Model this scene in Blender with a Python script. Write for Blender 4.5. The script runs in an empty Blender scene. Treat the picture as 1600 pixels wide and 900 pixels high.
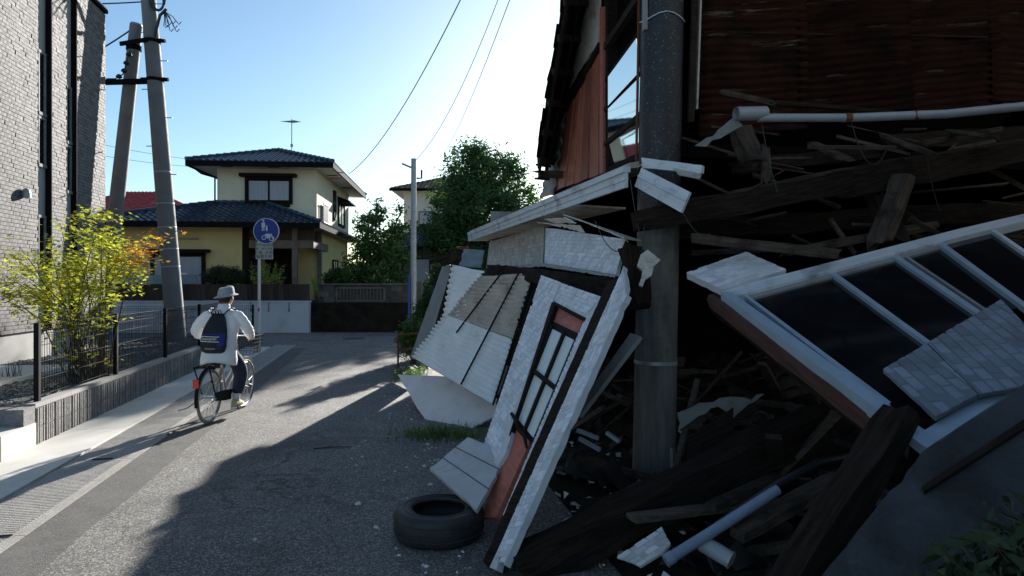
import bpy, bmesh, math, random
from mathutils import Vector, Matrix, noise
rnd = random.Random(7)
SC = bpy.context.scene
COL = SC.collection
V = Vector
# ------------------------------------------------------------------ camera, sky, sun, exposure
F, EYE, HZ = 1040.0, 1.7, 442.0          # focal length in photo pixels, eye height, horizon row
cam = bpy.data.cameras.new('camera'); co = bpy.data.objects.new('camera', cam); COL.objects.link(co)
co.location = (0, 0, EYE); co.rotation_euler = (math.pi/2, 0, 0)
cam.sensor_width = 36; cam.lens = F*36/1600; cam.shift_y = -8/1600; cam.clip_start = .05; cam.clip_end = 4000
SC.camera = co
AZ, EL = math.radians(10.0), math.radians(16.4)
SUN = V((math.sin(AZ)*math.cos(EL), math.cos(AZ)*math.cos(EL), math.sin(EL)))
w = bpy.data.worlds.new('World'); SC.world = w; w.use_nodes = True
nt = w.node_tree; bg = nt.nodes['Background']
sky = nt.nodes.new('ShaderNodeTexSky'); sky.sky_type = 'NISHITA'; sky.sun_disc = False
sky.sun_elevation = EL; sky.sun_rotation = AZ; sky.air_density = 1.0; sky.dust_density = .45; sky.ozone_density = 1.7
tn = nt.nodes.new('ShaderNodeMix'); tn.data_type = 'RGBA'; tn.blend_type = 'MULTIPLY'; tn.inputs[0].default_value = 1; tn.inputs[7].default_value = (.79, .95, 1.03, 1)
wtc = nt.nodes.new('ShaderNodeTexCoord'); wmp = nt.nodes.new('ShaderNodeMapping'); wmp.inputs['Scale'].default_value = (1, 1, 3.2); wmp.inputs['Location'].default_value = (.35, .1, .2)
wnz = nt.nodes.new('ShaderNodeTexNoise'); wnz.inputs['Scale'].default_value = 2.6; wnz.inputs['Detail'].default_value = 7; wnz.inputs['Roughness'].default_value = .58
wrg = nt.nodes.new('ShaderNodeMapRange'); wrg.inputs[1].default_value = .48; wrg.inputs[2].default_value = .78; wrg.inputs[4].default_value = .38
wmx = nt.nodes.new('ShaderNodeMix'); wmx.data_type = 'RGBA'; wmx.inputs[7].default_value = (6.2, 6.0, 6.0, 1)
nt.links.new(wtc.outputs['Generated'], wmp.inputs[0]); nt.links.new(wmp.outputs[0], wnz.inputs['Vector']); nt.links.new(wnz.outputs['Fac'], wrg.inputs[0]); nt.links.new(wrg.outputs[0], wmx.inputs[0])
nt.links.new(sky.outputs[0], wmx.inputs[6]); nt.links.new(wmx.outputs[2], tn.inputs[6]); nt.links.new(tn.outputs[2], bg.inputs[0]); bg.inputs[1].default_value = .058
sl = bpy.data.lights.new('sun', 'SUN'); so = bpy.data.objects.new('sun', sl); COL.objects.link(so)
sl.energy = 5.0; sl.angle = math.radians(.53); sl.color = (1, .945, .87)
so.rotation_euler = SUN.to_track_quat('Z', 'Y').to_euler(); so.location = (0, 0, 30)
vs = SC.view_settings; vs.view_transform = 'Standard'; vs.look = 'None'; vs.gamma = 1; vs.exposure = 1.45; vs.use_curve_mapping = False
SC.cycles.use_denoising = True; SC.cycles.max_bounces = 6; SC.cycles.transparent_max_bounces = 8

# ------------------------------------------------------------------ geometry of the place
EYEV = V((0, 0, EYE))
def ray(u, v): return V(((u-800)/F, 1, -(v-HZ)/F))
def P(u, v, z): return EYEV+ray(u, v)*z                       # pixel + distance
def G(u, v, h=0): return P(u, v, (EYE-h)*F/(v-HZ))            # pixel on level ground at height h
class Plane:
    def __init__(s, a, b, c):
        s.a = V(a); s.n = (V(b)-V(a)).cross(V(c)-V(a)).normalized()
        if s.n.dot(EYEV-s.a) < 0: s.n = -s.n
    def at(s, u, v, off=0):
        d = ray(u, v); a = s.a+s.n*off
        return EYEV+d*((a-EYEV).dot(s.n)/d.dot(s.n))
D = V((-200/F, 1, 0)).normalized(); RT = V((D.y, -D.x, 0))    # street direction, street right
def W(r, s, h=0): return RT*r+D*s+V((0, 0, h))                # street frame: right, along, up
RZ = math.atan2(RT.y, RT.x)                                   # local x = street right, y = along

# ------------------------------------------------------------------ mesh helpers
XF = {}
def lab(o, label=None, cat=None, group=None, kind=None):
    if label: o['label'] = label
    if cat: o['category'] = cat
    if group: o['group'] = group
    if kind: o['kind'] = kind
    return o
def empty(name, loc=(0, 0, 0), rz=0, label=None, cat=None, group=None):
    o = bpy.data.objects.new(name, None); COL.objects.link(o); o.empty_display_size = .1
    M = Matrix.Translation(V(loc))@Matrix.Rotation(rz, 4, 'Z'); o.matrix_basis = M; XF[o.name] = M
    return lab(o, label, cat, group)
def frame3(o, x, n):                                          # matrix: origin, x axis, z axis (normal)
    x = V(x).normalized(); n = V(n); n = (n-x*n.dot(x)).normalized(); y = n.cross(x)
    M = Matrix.Identity(4)
    for i in range(3): M[i][0], M[i][1], M[i][2], M[i][3] = x[i], y[i], n[i], o[i]
    return M
def place(o, parent, M):
    COL.objects.link(o); XF[o.name] = M
    if parent: o.parent = parent; o.matrix_basis = XF[parent.name].inverted()@M
    else: o.matrix_basis = M
    return o
def inst(name, mesh, parent, M): return place(bpy.data.objects.new(name, mesh), parent, M)
class MB:
    def __init__(s): s.v = []; s.f = []; s.t = []
    def add(s, vs, fs, t=.5):
        b = len(s.v); s.v += [V(p) for p in vs]; s.f += [tuple(i+b for i in f) for f in fs]; s.t += [t]*len(fs); return s
    def poly(s, pts, t=.5): return s.add(pts, [tuple(range(len(pts)))], t)
    def box(s, x0, x1, y0, y1, z0, z1, t=.5):
        return s.add([(x0,y0,z0),(x1,y0,z0),(x1,y1,z0),(x0,y1,z0),(x0,y0,z1),(x1,y0,z1),(x1,y1,z1),(x0,y1,z1)],
                     [(0,3,2,1),(4,5,6,7),(0,1,5,4),(1,2,6,5),(2,3,7,6),(3,0,4,7)], t)
    def prism(s, pts, vec, t=.5):
        n = len(pts); vec = V(vec); a = [V(p) for p in pts]; b = [p+vec for p in a]
        return s.add(a+b, [tuple(range(n))[::-1], tuple(range(n, 2*n))]+[(i, (i+1) % n, (i+1) % n+n, i+n) for i in range(n)], t)
    def bar(s, p0, p1, w, h, up=(0, 0, 1), t=.5):
        p0, p1 = V(p0), V(p1); d = (p1-p0).normalized(); u = V(up)
        if abs(u.dot(d)) > .98: u = V((0, 1, 0))
        x = d.cross(u).normalized()*w/2; z = x.cross(d).normalized()*h/2
        q = [p0-x-z, p0+x-z, p0+x+z, p0-x+z]; q += [p+(p1-p0) for p in q]
        return s.add(q, [(0,1,2,3),(7,6,5,4),(0,4,5,1),(1,5,6,2),(2,6,7,3),(3,7,4,0)], t)
    def tube(s, pts, r, n=8, cap=True, t=.5, closed=False):
        pts = [V(p) for p in pts]; m = len(pts); rs = r if isinstance(r, (list, tuple)) else [r]*m
        vs = []; fs = []; ref = None
        for i, p in enumerate(pts):
            a = pts[(i-1) % m] if closed or i > 0 else p; b = pts[(i+1) % m] if closed or i < m-1 else p
            d = (b-a).normalized()
            if ref is None: ref = V((0, 0, 1)) if abs(d.z) < .9 else V((1, 0, 0))
            x = (ref-d*ref.dot(d)).normalized(); y = d.cross(x); ref = x
            for k in range(n):
                c = 2*math.pi*k/n; vs.append(p+(x*math.cos(c)+y*math.sin(c))*rs[i])
        for i in range(m if closed else m-1):
            j = (i+1) % m
            for k in range(n): fs.append((i*n+k, i*n+(k+1) % n, j*n+(k+1) % n, j*n+k))
        if cap and not closed: fs += [tuple(range(n))[::-1], tuple(range((m-1)*n, m*n))]
        return s.add(vs, fs, t)
    def rings(s, rings, cap=True, t=.5):                       # loft closed rings of equal length
        n = len(rings[0]); m = len(rings); fs = []
        for i in range(m-1):
            for k in range(n): fs.append((i*n+k, i*n+(k+1) % n, (i+1)*n+(k+1) % n, (i+1)*n+k))
        if cap: fs += [tuple(range(n))[::-1], tuple(range((m-1)*n, m*n))]
        return s.add([p for r in rings for p in r], fs, t)
    def ellipses(s, rows, n=16, t=.5, cap=True):               # rows: (center, half width x, half depth y)
        return s.rings([[V(c)+V((math.cos(2*math.pi*k/n)*a, math.sin(2*math.pi*k/n)*b, 0)) for k in range(n)] for c, a, b in rows], cap, t)
    def ball(s, c, rx, ry, rz, n=12, m=8, t=.5):
        return s.ellipses([(V(c)+V((0, 0, -rz*math.cos(math.pi*(i+.15)/(m-.7)))), rx*math.sin(math.pi*(i+.15)/(m-.7)), ry*math.sin(math.pi*(i+.15)/(m-.7))) for i in range(m)], n, t)
    def mesh(s, name, mat, smooth=False):
        me = bpy.data.meshes.new(name); me.from_pydata([tuple(p) for p in s.v], [], s.f)
        a = me.attributes.new('tint', 'FLOAT', 'FACE'); a.data.foreach_set('value', s.t)
        if mat: me.materials.append(mat)
        if smooth:
            me.polygons.foreach_set('use_smooth', [True]*len(me.polygons))
            if smooth != 'all': me.set_sharp_from_angle(angle=math.radians(40))
        me.update(); return me
    def build(s, name, mat, parent=None, M=None, local=False, smooth=False, label=None, cat=None, group=None, kind=None, solid=0, fix=False):
        if M is None:
            if local: X = XF[parent.name]; s.v = [X@p for p in s.v]
            xs = [p.x for p in s.v]; ys = [p.y for p in s.v]; zs = [p.z for p in s.v]
            M = Matrix.Translation(((min(xs)+max(xs))/2, (min(ys)+max(ys))/2, min(zs)))
            if parent: M = XF[parent.name].copy()
            Mi = M.inverted(); s.v = [Mi@p for p in s.v]
        me = s.mesh(name, mat, smooth)
        if fix:
            b = bmesh.new(); b.from_mesh(me); bmesh.ops.recalc_face_normals(b, faces=b.faces); b.to_mesh(me); b.free()
        o = place(bpy.data.objects.new(name, me), parent, M)
        if solid: m = o.modifiers.new('thickness', 'SOLIDIFY'); m.thickness = solid; m.offset = -1
        return lab(o, label, cat, group, kind)

def beam(name, p0, p1, w, h, mat, parent=None, rough=.012, seg=8, up=(0, 0, 1), ragged=.0, **kw):
    """rough timber, grain along local x"""
    p0, p1 = V(p0), V(p1); L = (p1-p0).length
    d = (p1-p0).normalized(); u = V(up)
    if abs(u.dot(d)) > .98: u = V((0, -1, 0))
    M = frame3(p0, d, u); rr = random.Random(name+str(p0))
    prof = [(-.5,-.5),(0,-.52),(.5,-.5),(.52,0),(.5,.5),(0,.52),(-.5,.5),(-.52,0)]; rings = []
    seg = max(seg, int(L/.09)); sd = rr.uniform(0, 99); rg_ = min(rough, w*.12, h*.12)
    for i in range(seg+1):
        x = L*i/seg; e = i in (0, seg); bow = .35*rough*math.sin(math.pi*i/seg*1.3+sd)
        rings.append([V((x+(rr.uniform(-1, 1)*(ragged+.35*min(w, h)) if e else 0), a*w*(.93 if e else 1)+bow+rg_*noise.noise(V((x*3, k*1.7, sd)))*2+rg_*.4*noise.noise(V((x*11, k*2.1, sd))), b*h*(.93 if e else 1)+rg_*noise.noise(V((x*3, k*1.7, sd+7)))*2)) for k, (a, b) in enumerate(prof)])
    return MB().rings(rings).build(name, mat, parent, M=M, **kw)
def clip(poly, win):
    """clip polygon to a convex window, both lists of (x, y)"""
    ar = sum(win[i][0]*win[(i+1) % len(win)][1]-win[(i+1) % len(win)][0]*win[i][1] for i in range(len(win)))
    if ar < 0: win = win[::-1]
    out = poly
    for i in range(len(win)):
        a, b = win[i], win[(i+1) % len(win)]; src = out; out = []
        side = lambda p: (b[0]-a[0])*(p[1]-a[1])-(b[1]-a[1])*(p[0]-a[0])
        for k in range(len(src)):
            p, q = src[k], src[(k+1) % len(src)]; sp, sq = side(p), side(q)
            if sp >= 0: out.append(p)
            if sp*sq < 0: t = sp/(sp-sq); out.append((p[0]+(q[0]-p[0])*t, p[1]+(q[1]-p[1])*t))
        if len(out) < 3: return []
    return out
def panel(name, pts, thick, mat, parent=None, relief=None, unit=.055, convex=None, seed=1, rag=0, **kw):
    """board lying in the plane of pts (first edge = local x); relief = pressed tile pattern on the visible face"""
    pts = [V(p) for p in pts]; n = (pts[1]-pts[0]).cross(pts[2]-pts[0]).normalized()
    if n.dot(EYEV-pts[0]) < 0: n = -n
    M = frame3(pts[0], pts[1]-pts[0], n); Mi = M.inverted(); q = [Mi@p for p in pts]
    a = sum(q[i].x*q[(i+1) % len(q)].y-q[(i+1) % len(q)].x*q[i].y for i in range(len(q)))
    if a > 0: q = q[::-1]
    q0 = q
    if rag:
        rr = random.Random(seed+int(abs(q[1].x)*1000)); qq = []
        for i in range(len(q)):
            a_, b_ = q[i], q[(i+1) % len(q)]; k = max(1, int((b_-a_).length/.055)); nn = V((a_.y-b_.y, b_.x-a_.x, 0)).normalized()
            for j in range(k): qq.append(a_.lerp(b_, j/k)-nn*(rag*rr.random()**2*(2.5 if rr.random() < .12 else 1) if j else 0))
        q = qq
    mb = MB(); mb.prism([(p.x, p.y, 0) for p in q][::-1], (0, 0, -thick), 0); mb.f = [f[::-1] for f in mb.f]
    if relief:
        rr = random.Random(seed); q2 = [(p.x, p.y) for p in (convex and [Mi@V(c) for c in convex] or q0)]
        x0, x1 = min(p[0] for p in q2), max(p[0] for p in q2); y0, y1 = min(p[1] for p in q2), max(p[1] for p in q2)
        nx, ny = int((x1-x0)/unit)+2, int((y1-y0)/unit)+2; used = set()
        for j in range(ny):
            for i in range(nx):
                if (i, j) in used: continue
                if relief == 'mosaic': a, b = rr.choice([(1,1),(1,1),(2,1),(1,2),(2,2),(2,1)])
                elif relief == 'bond': a, b = (2, 1)
                else: a, b = (1, 1)
                if relief == 'bond' and (i+j) % 2 and i > 0: continue
                if any((i+k, j+l) in used for k in range(a) for l in range(b)): a, b = 1, 1
                used |= {(i+k, j+l) for k in range(a) for l in range(b)}
                g = unit*.075; X, Y = x0+i*unit, y0+j*unit
                r = clip([(X+g, Y+g), (X+a*unit-g, Y+g), (X+a*unit-g, Y+b*unit-g), (X+g, Y+b*unit-g)], q2)
                if len(r) < 3 or rr.random() < .025: continue
                h = rr.uniform(.003, .0055); c = (sum(p[0] for p in r)/len(r), sum(p[1] for p in r)/len(r)); k = len(r)
                lo = [V((p[0], p[1], -.001)) for p in r]
                hi = [V((c[0]+(p[0]-c[0])*.93, c[1]+(p[1]-c[1])*.93, h)) for p in r]
                mb.add(lo+hi, [tuple(range(k, 2*k))]+[(m, (m+1) % k, (m+1) % k+k, m+k) for m in range(k)], rr.random())
    return mb.build(name, mat, parent, M=M, **kw)
def corrugated(name, c, ripples, amp, mat, parent=None, along=6, seed=3, dent=.01, ragged=0, per=6, **kw):
    """c: corners a,b (first edge, along a ridge), d above a, e above b"""
    a, b, d, e = [V(p) for p in c]; n = (b-a).cross(d-a).normalized()
    if n.dot(EYEV-a) < 0: n = -n
    M = frame3(a, b-a, n); Mi = M.inverted(); N = ripples*per; mb = MB(); vs = []; fs = []
    for j in range(N+1):
        t = j/N; p, q = a.lerp(d, t), b.lerp(e, t)
        rg0 = ragged*noise.noise(V((t*9, seed, 0))); rg1 = ragged*noise.noise(V((t*9, seed+9, 0)))
        for i in range(along+1):
            s = i/along; s2 = s+(rg0*(1-s)+rg1*s); x = Mi@p.lerp(q, s2)
            z = amp*math.sin(2*math.pi*ripples*t)+dent*noise.noise(V((s*2.5, t*2.5, seed)))*3
            vs.append((x.x, x.y, x.z+z))
    for j in range(N):
        for i in range(along): k = j*(along+1)+i; fs.append((k, k+1, k+along+2, k+along+1))
    mb.add(vs, fs); return mb.build(name, mat, parent, M=M, smooth='all', solid=.003, **kw)

# ------------------------------------------------------------------ materials
def mat(name, col, rough=.8, metal=0, var=.2, scale=6, bump=0, bscale=60, dirt=None, tint=0, objvar=0, grain=None, spec=.5, trans=0, ior=None, speck=None, alpha=None, coat=0, cracks=0):
    m = bpy.data.materials.new(name); m.use_nodes = True; N = m.node_tree.nodes; L = m.node_tree.links
    b = N['Principled BSDF']; b.inputs['Roughness'].default_value = rough; b.inputs['Metallic'].default_value = metal
    b.inputs['Specular IOR Level'].default_value = spec; b.inputs['Coat Weight'].default_value = coat
    if ior: b.inputs['IOR'].default_value = ior
    tc = N.new('ShaderNodeTexCoord'); vec = tc.outputs['Object']
    if grain:
        mp = N.new('ShaderNodeMapping'); mp.inputs['Scale'].default_value = grain; L.new(vec, mp.inputs[0]); vec = mp.outputs[0]
    def nz(sc, det=5, v=vec, r=.6):
        n = N.new('ShaderNodeTexNoise'); n.inputs['Scale'].default_value = sc; n.inputs['Detail'].default_value = det; n.inputs['Roughness'].default_value = r
        L.new(v, n.inputs['Vector']); return n.outputs['Fac']
    def rng(x, a, b2, c=0, d=1):
        r = N.new('ShaderNodeMapRange'); L.new(x, r.inputs[0])
        for i, k in zip((1, 2, 3, 4), (a, b2, c, d)): r.inputs[i].default_value = k
        return r.outputs[0]
    def mix(f, a, b2, mode='MIX'):
        x = N.new('ShaderNodeMix'); x.data_type = 'RGBA'; x.blend_type = mode
        for i, k in ((0, f), (6, a), (7, b2)):
            if hasattr(k, 'links'): L.new(k, x.inputs[i])
            elif i == 0: x.inputs[0].default_value = k
            else: x.inputs[i].default_value = (*k[:3], 1)
        return x.outputs[2]
    c = mix(rng(nz(scale), .3, .7), [k*(1-var) for k in col], [min(1, k*(1+var)) for k in col])
    if speck:
        vo = N.new('ShaderNodeTexVoronoi'); vo.inputs['Scale'].default_value = speck[0]; L.new(tc.outputs['Object'], vo.inputs['Vector'])
        sp = N.new('ShaderNodeSeparateColor'); L.new(vo.outputs['Color'], sp.inputs[0])
        c = mix(rng(sp.outputs[0], speck[3], 1, 0, speck[2]), c, speck[1]); c = mix(rng(sp.outputs[1], speck[3], 1, 0, speck[2]*.8), c, [k*.25 for k in col])
    if dirt:
        for dd in (dirt if isinstance(dirt, list) else [dirt]):
            c = mix(rng(nz(dd[1], 6, vec if len(dd) > 4 else tc.outputs['Object'], .7), dd[2], dd[2]+.16, 0, dd[3]), c, dd[0])
    if cracks:
        nd = N.new('ShaderNodeTexNoise'); nd.inputs['Scale'].default_value = 2.2; nd.inputs['Detail'].default_value = 6; L.new(tc.outputs['Object'], nd.inputs['Vector'])
        vm = N.new('ShaderNodeVectorMath'); vm.operation = 'MULTIPLY_ADD'; L.new(nd.outputs['Color'], vm.inputs[0]); vm.inputs[1].default_value = (.55, .55, .55); L.new(tc.outputs['Object'], vm.inputs[2])
        vo = N.new('ShaderNodeTexVoronoi'); vo.feature = 'DISTANCE_TO_EDGE'; vo.inputs['Scale'].default_value = .55; L.new(vm.outputs[0], vo.inputs['Vector'])
        mk = rng(nz(.45, 2), .46, .6); mm = N.new('ShaderNodeMath'); mm.operation = 'MULTIPLY'; L.new(rng(vo.outputs['Distance'], .0, .009, .8, 0), mm.inputs[0]); L.new(mk, mm.inputs[1])
        c = mix(mm.outputs[0], c, (.02, .02, .02))
    def mul(c, x, a):
        return mix(1.0, c, N_gray(rng(x, 0, 1, 1-a, 1+a)), 'MULTIPLY')
    def N_gray(x):
        k = N.new('ShaderNodeCombineColor')
        for i in range(3): L.new(x, k.inputs[i])
        return k.outputs[0]
    if tint:
        at = N.new('ShaderNodeAttribute'); at.attribute_name = 'tint'; c = mul(c, at.outputs['Fac'], tint)
    if objvar:
        oi = N.new('ShaderNodeObjectInfo'); c = mul(c, oi.outputs['Random'], objvar)
    L.new(c, b.inputs['Base Color'])
    if bump:
        bp = N.new('ShaderNodeBump'); bp.inputs['Strength'].default_value = bump; bp.inputs['Distance'].default_value = .02
        L.new(nz(bscale, 6), bp.inputs['Height']); L.new(bp.outputs[0], b.inputs['Normal'])
        L.new(rng(nz(scale*1.7), .2, .8, max(0, rough-.12), min(1, rough+.12)), b.inputs['Roughness'])
    if trans:
        tr = N.new('ShaderNodeBsdfTranslucent'); L.new(c, tr.inputs[0]); ms = N.new('ShaderNodeMixShader'); ms.inputs[0].default_value = trans
        L.new(b.outputs[0], ms.inputs[1]); L.new(tr.outputs[0], ms.inputs[2]); L.new(ms.outputs[0], N['Material Output'].inputs[0])
    return m
G1 = (.06, 2.2, 1)
M = {}
M['asphalt'] = mat('asphalt', (.100,.097,.092), .78, var=.25, scale=1.3, bump=.7, bscale=150, speck=(105, (.50,.48,.44), .75, .42), dirt=[((.045,.045,.047), .55, .52, .55), ((.19,.18,.165), 2.3, .58, .45), ((.05,.048,.045), 9, .64, .5)], cracks=1)
M['patch'] = mat('asphalt_patch', (.095,.093,.09), .9, var=.25, scale=3, bump=.6, bscale=160, speck=(120, (.22,.21,.19), .6, .6), dirt=((.14,.13,.12), 1.5, .55, .5))
M['conc'] = mat('pale_concrete', (.56,.545,.51), .85, var=.1, scale=2, bump=.12, bscale=90, dirt=[((.30,.28,.25), 1.6, .55, .5), ((.18,.17,.15), 7, .66, .5)])
M['conc_old'] = mat('old_concrete', (.33,.315,.29), .9, var=.25, scale=2.5, bump=.4, bscale=110, speck=(95, (.42,.40,.36), .5, .6), dirt=((.12,.11,.10), 2.2, .55, .6))
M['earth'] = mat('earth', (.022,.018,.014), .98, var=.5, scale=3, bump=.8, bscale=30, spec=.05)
M['ground'] = mat('ground', (.10,.095,.075), .95, var=.3, scale=.5, bump=.3, bscale=12)
M['gravel'] = mat('gravel', (.15,.148,.15), .9, var=.35, scale=14, bump=1, bscale=70, tint=.5)
M['brick'] = mat('brick', (.108,.104,.108), .8, var=.12, scale=9, bump=.25, bscale=70, objvar=.16, tint=.22)
M['joint'] = mat('brick_joint', (.075,.072,.072), .9)
M['found'] = mat('foundation', (.30,.295,.285), .85, var=.08, scale=1.5, bump=.08, bscale=60, dirt=((.36,.34,.3), 2, .58, .4))
M['black'] = mat('black_metal', (.010,.010,.011), .9, spec=.05, var=.2, scale=8)
M['blackpaint'] = mat('black_fence_paint', (.012,.012,.013), .75, var=.2, spec=.1)
M['alu'] = mat('aluminium', (.5,.52,.55), .38, metal=.7, var=.15, scale=7, dirt=((.2,.2,.2), 6, .58, .5))
M['darkalu'] = mat('grey_window_frame', (.20,.20,.20), .8, spec=.2)
M['glass'] = mat('sky_glass', (.015,.02,.025), .03, var=.2, ior=6.0, spec=.8)
M['glassdark'] = mat('dark_glass', (.006,.008,.010), .10, var=.3, scale=2, dirt=((.05,.05,.05), 3, .52, .35))
M['block'] = mat('split_block', (.24,.235,.235), .95, var=.25, scale=25, bump=.8, bscale=80, objvar=.1, dirt=((.12,.12,.12), 4, .55, .5))
M['pole'] = mat('pole_concrete', (.16,.162,.162), .8, var=.14, scale=3, bump=.12, bscale=40, dirt=((.17,.165,.16), 2.5, .55, .6))
M['nearpole'] = mat('stained_pole', (.15,.142,.13), .8, var=.35, scale=3, grain=(5, 5, .7), bump=.25, bscale=14, spec=.25, dirt=[((.045,.045,.05), 1.6, .50, .7), ((.10,.055,.035), 3, .62, .6)])
M['porchwood'] = mat('porch_wood', (.17,.135,.11), .85, var=.25, scale=4)
M['steel'] = mat('galvanised', (.34,.36,.38), .5, metal=.5, var=.2, scale=12)
M['rust'] = mat('rusty_metal', (.17,.055,.025), .8, metal=.2, var=.4, scale=5, bump=.3, bscale=30)
M['signblue'] = mat('sign_blue', (.012,.05,.30), .4, var=.05, dirt=((.05,.09,.3), 5, .6, .3))
M['white'] = mat('white_paint', (.72,.72,.70), .45, var=.05, dirt=((.45,.43,.4), 4, .62, .5))
M['plate'] = mat('sign_plate', (.50,.50,.47), .5, var=.1, dirt=((.3,.3,.28), 6, .55, .5))
M['ink'] = mat('sign_ink', (.02,.02,.02), .6)
M['yellow'] = mat('yellow_render', (.62,.50,.22), .9, var=.07, scale=1.2, bump=.15, bscale=60, dirt=[((.36,.29,.13), .8, .55, .5), ((.30,.26,.16), 3.5, .64, .35)])
M['cream'] = mat('cream_render', (.70,.64,.47), .9, var=.06, scale=1.2, bump=.15, bscale=60, dirt=((.42,.37,.24), .9, .55, .5))
M['soffit'] = mat('white_soffit', (.62,.60,.55), .8, var=.08, dirt=((.4,.37,.3), 3, .58, .5))
M['tileblue'] = mat('glazed_roof_tile', (.035,.055,.085), .28, var=.25, scale=3, tint=.25)
M['tilebrown'] = mat('brown_roof_tile', (.16,.085,.06), .6, var=.3, scale=2, tint=.4)
M['tilered'] = mat('red_roof', (.42,.05,.045), .6, var=.2, scale=2, tint=.2)
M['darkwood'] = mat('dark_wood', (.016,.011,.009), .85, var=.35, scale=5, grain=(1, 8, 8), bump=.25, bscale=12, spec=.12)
M['fencewood'] = mat('fence_wood', (.035,.025,.02), .85, var=.4, scale=3, grain=(8, 8, 1), objvar=.5, bump=.3, bscale=14)
M['curtain'] = mat('curtain_glass', (.33,.36,.40), .25, var=.15, scale=3, grain=(14, 1, .5))
M['whitewall'] = mat('white_wall', (.48,.52,.58), .9, var=.08, scale=1.5, bump=.1, bscale=50, dirt=[((.36,.36,.36), .9, .55, .5), ((.24,.24,.23), 3, .62, .5)])
M['darkblock'] = mat('mossy_block', (.10,.093,.082), .95, var=.4, scale=3, bump=.5, bscale=40, objvar=.3, dirt=((.03,.035,.02), 1.5, .5, .7))
M['leafA'] = mat('leaf_dark', (.055,.115,.03), .55, var=.3, scale=1, tint=.5, trans=.35, spec=.35)
M['leafB'] = mat('leaf_green', (.085,.16,.035), .45, var=.3, scale=1, tint=.5, trans=.4, spec=.4)
M['leafY'] = mat('leaf_yellow_green', (.38,.41,.045), .6, var=.3, scale=1.5, tint=.45, trans=.6, dirt=((.45,.14,.03), 1.6, .56, .75))
M['leafO'] = mat('leaf_orange', (.62,.30,.05), .6, var=.3, scale=2, tint=.45, trans=.5, dirt=((.38,.34,.04), 2.5, .5, .8))
M['leafH'] = mat('leaf_hedge', (.03,.05,.018), .7, var=.3, tint=.5, trans=.2)
M['leafL'] = mat('leaf_lime', (.42,.52,.08), .6, var=.3, tint=.4, trans=.45)
M['grass'] = mat('grass_blade', (.10,.16,.035), .7, var=.3, tint=.5, trans=.4)
M['bark'] = mat('bark', (.09,.07,.05), .9, var=.35, scale=8, bump=.5, bscale=30)
M['siding'] = mat('tile_siding', (.66,.67,.70), .7, var=.10, scale=5, tint=.17, bump=.15, bscale=90, dirt=[((.30,.29,.28), 3.2, .58, .4), ((.26,.22,.17), 9, .66, .6)])
M['siding_shade'] = mat('shaded_siding', (.20,.225,.27), .75, var=.12, scale=4, tint=.22, bump=.2, bscale=90, dirt=((.12,.12,.13), 3, .56, .55))  # darker copy of the plain siding, blue shade put into its colour
M['siding2'] = mat('plain_siding', (.56,.56,.56), .75, var=.12, scale=4, tint=.22, bump=.2, bscale=90, dirt=((.2,.18,.16), 3, .56, .55))
M['reddoor'] = mat('red_brown_door', (.42,.12,.08), .6, var=.25, scale=4, grain=(2, 10, 2), bump=.15, bscale=20, dirt=((.12,.05,.04), 4, .56, .6))
M['redsill'] = mat('dark_red_sill', (.075,.03,.022), .8, var=.4, scale=4, grain=(1,9,9))
M['slab'] = mat('grey_plaster_slab', (.055,.058,.063), .98, var=.3, scale=2.5, bump=.6, bscale=45, spec=.08, dirt=[((.03,.028,.025), 2, .5, .7), ((.14,.14,.135), 6, .62, .5)])
M['redboard'] = mat('red_brown_board', (.40,.135,.09), .55, var=.3, scale=3, grain=(10, 10, 1), objvar=.35, bump=.2, bscale=12, dirt=((.09,.035,.03), 4, .57, .6))
M['frosted'] = mat('frosted_glass', (.60,.63,.61), .35, var=.08, scale=3, dirt=((.3,.31,.3), 4, .56, .4))
M['tin'] = mat('white_tin', (.78,.79,.80), .5, var=.08, scale=3, dirt=[((.40,.38,.34), 2.2, .56, .5), ((.06,.05,.045), 7, .70, .9)])
M['tinold'] = mat('stained_tin', (.50,.44,.38), .6, var=.2, scale=3, dirt=[((.20,.155,.115), 2.5, .5, .7), ((.45,.43,.40), 6, .6, .5)])
M['tinblue'] = mat('blue_tin', (.16,.23,.29), .55, var=.2, scale=4)
M['tingrey'] = mat('grey_tin', (.24,.245,.24), .7, var=.25, scale=3, dirt=((.12,.10,.085), 3, .55, .6))
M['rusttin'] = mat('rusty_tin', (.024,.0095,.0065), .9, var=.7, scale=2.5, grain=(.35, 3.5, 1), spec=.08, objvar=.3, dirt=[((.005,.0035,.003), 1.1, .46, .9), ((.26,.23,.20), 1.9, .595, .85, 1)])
M['fascia'] = mat('grey_fascia', (.58,.62,.66), .55, var=.12, scale=3, grain=(1, 5, 5), dirt=[((.12,.12,.125), 2.2, .55, .75), ((.2,.19,.17), 8, .6, .6)])
M['board'] = mat('pale_board', (.56,.52,.46), .85, var=.2, scale=4, bump=.2, bscale=30, dirt=((.16,.13,.10), 3.5, .52, .75))
M['boardpink'] = mat('dusty_white_board', (.68,.63,.61), .8, var=.1, scale=3, dirt=((.33,.29,.27), 2.5, .55, .5))
M['rubwood'] = mat('dark_timber', (.024,.017,.0135), .95, var=.55, scale=5, grain=(1, 9, 9), bump=.7, bscale=9, spec=.08, dirt=((.11,.08,.06), 6, .66, .6))  # very dark brown timber with paler patches
M['rubwood2'] = mat('weathered_timber', (.075,.058,.046), .9, var=.45, scale=5, grain=(1, 9, 9), bump=.6, bscale=9, spec=.1, tint=.5, dirt=[((.02,.016,.013), 4, .50, .8), ((.16,.14,.12), 7, .64, .5)])
M['interior'] = mat('dark_interior', (.006,.005,.0045), .98, var=.5, scale=3, spec=.03)
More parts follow.
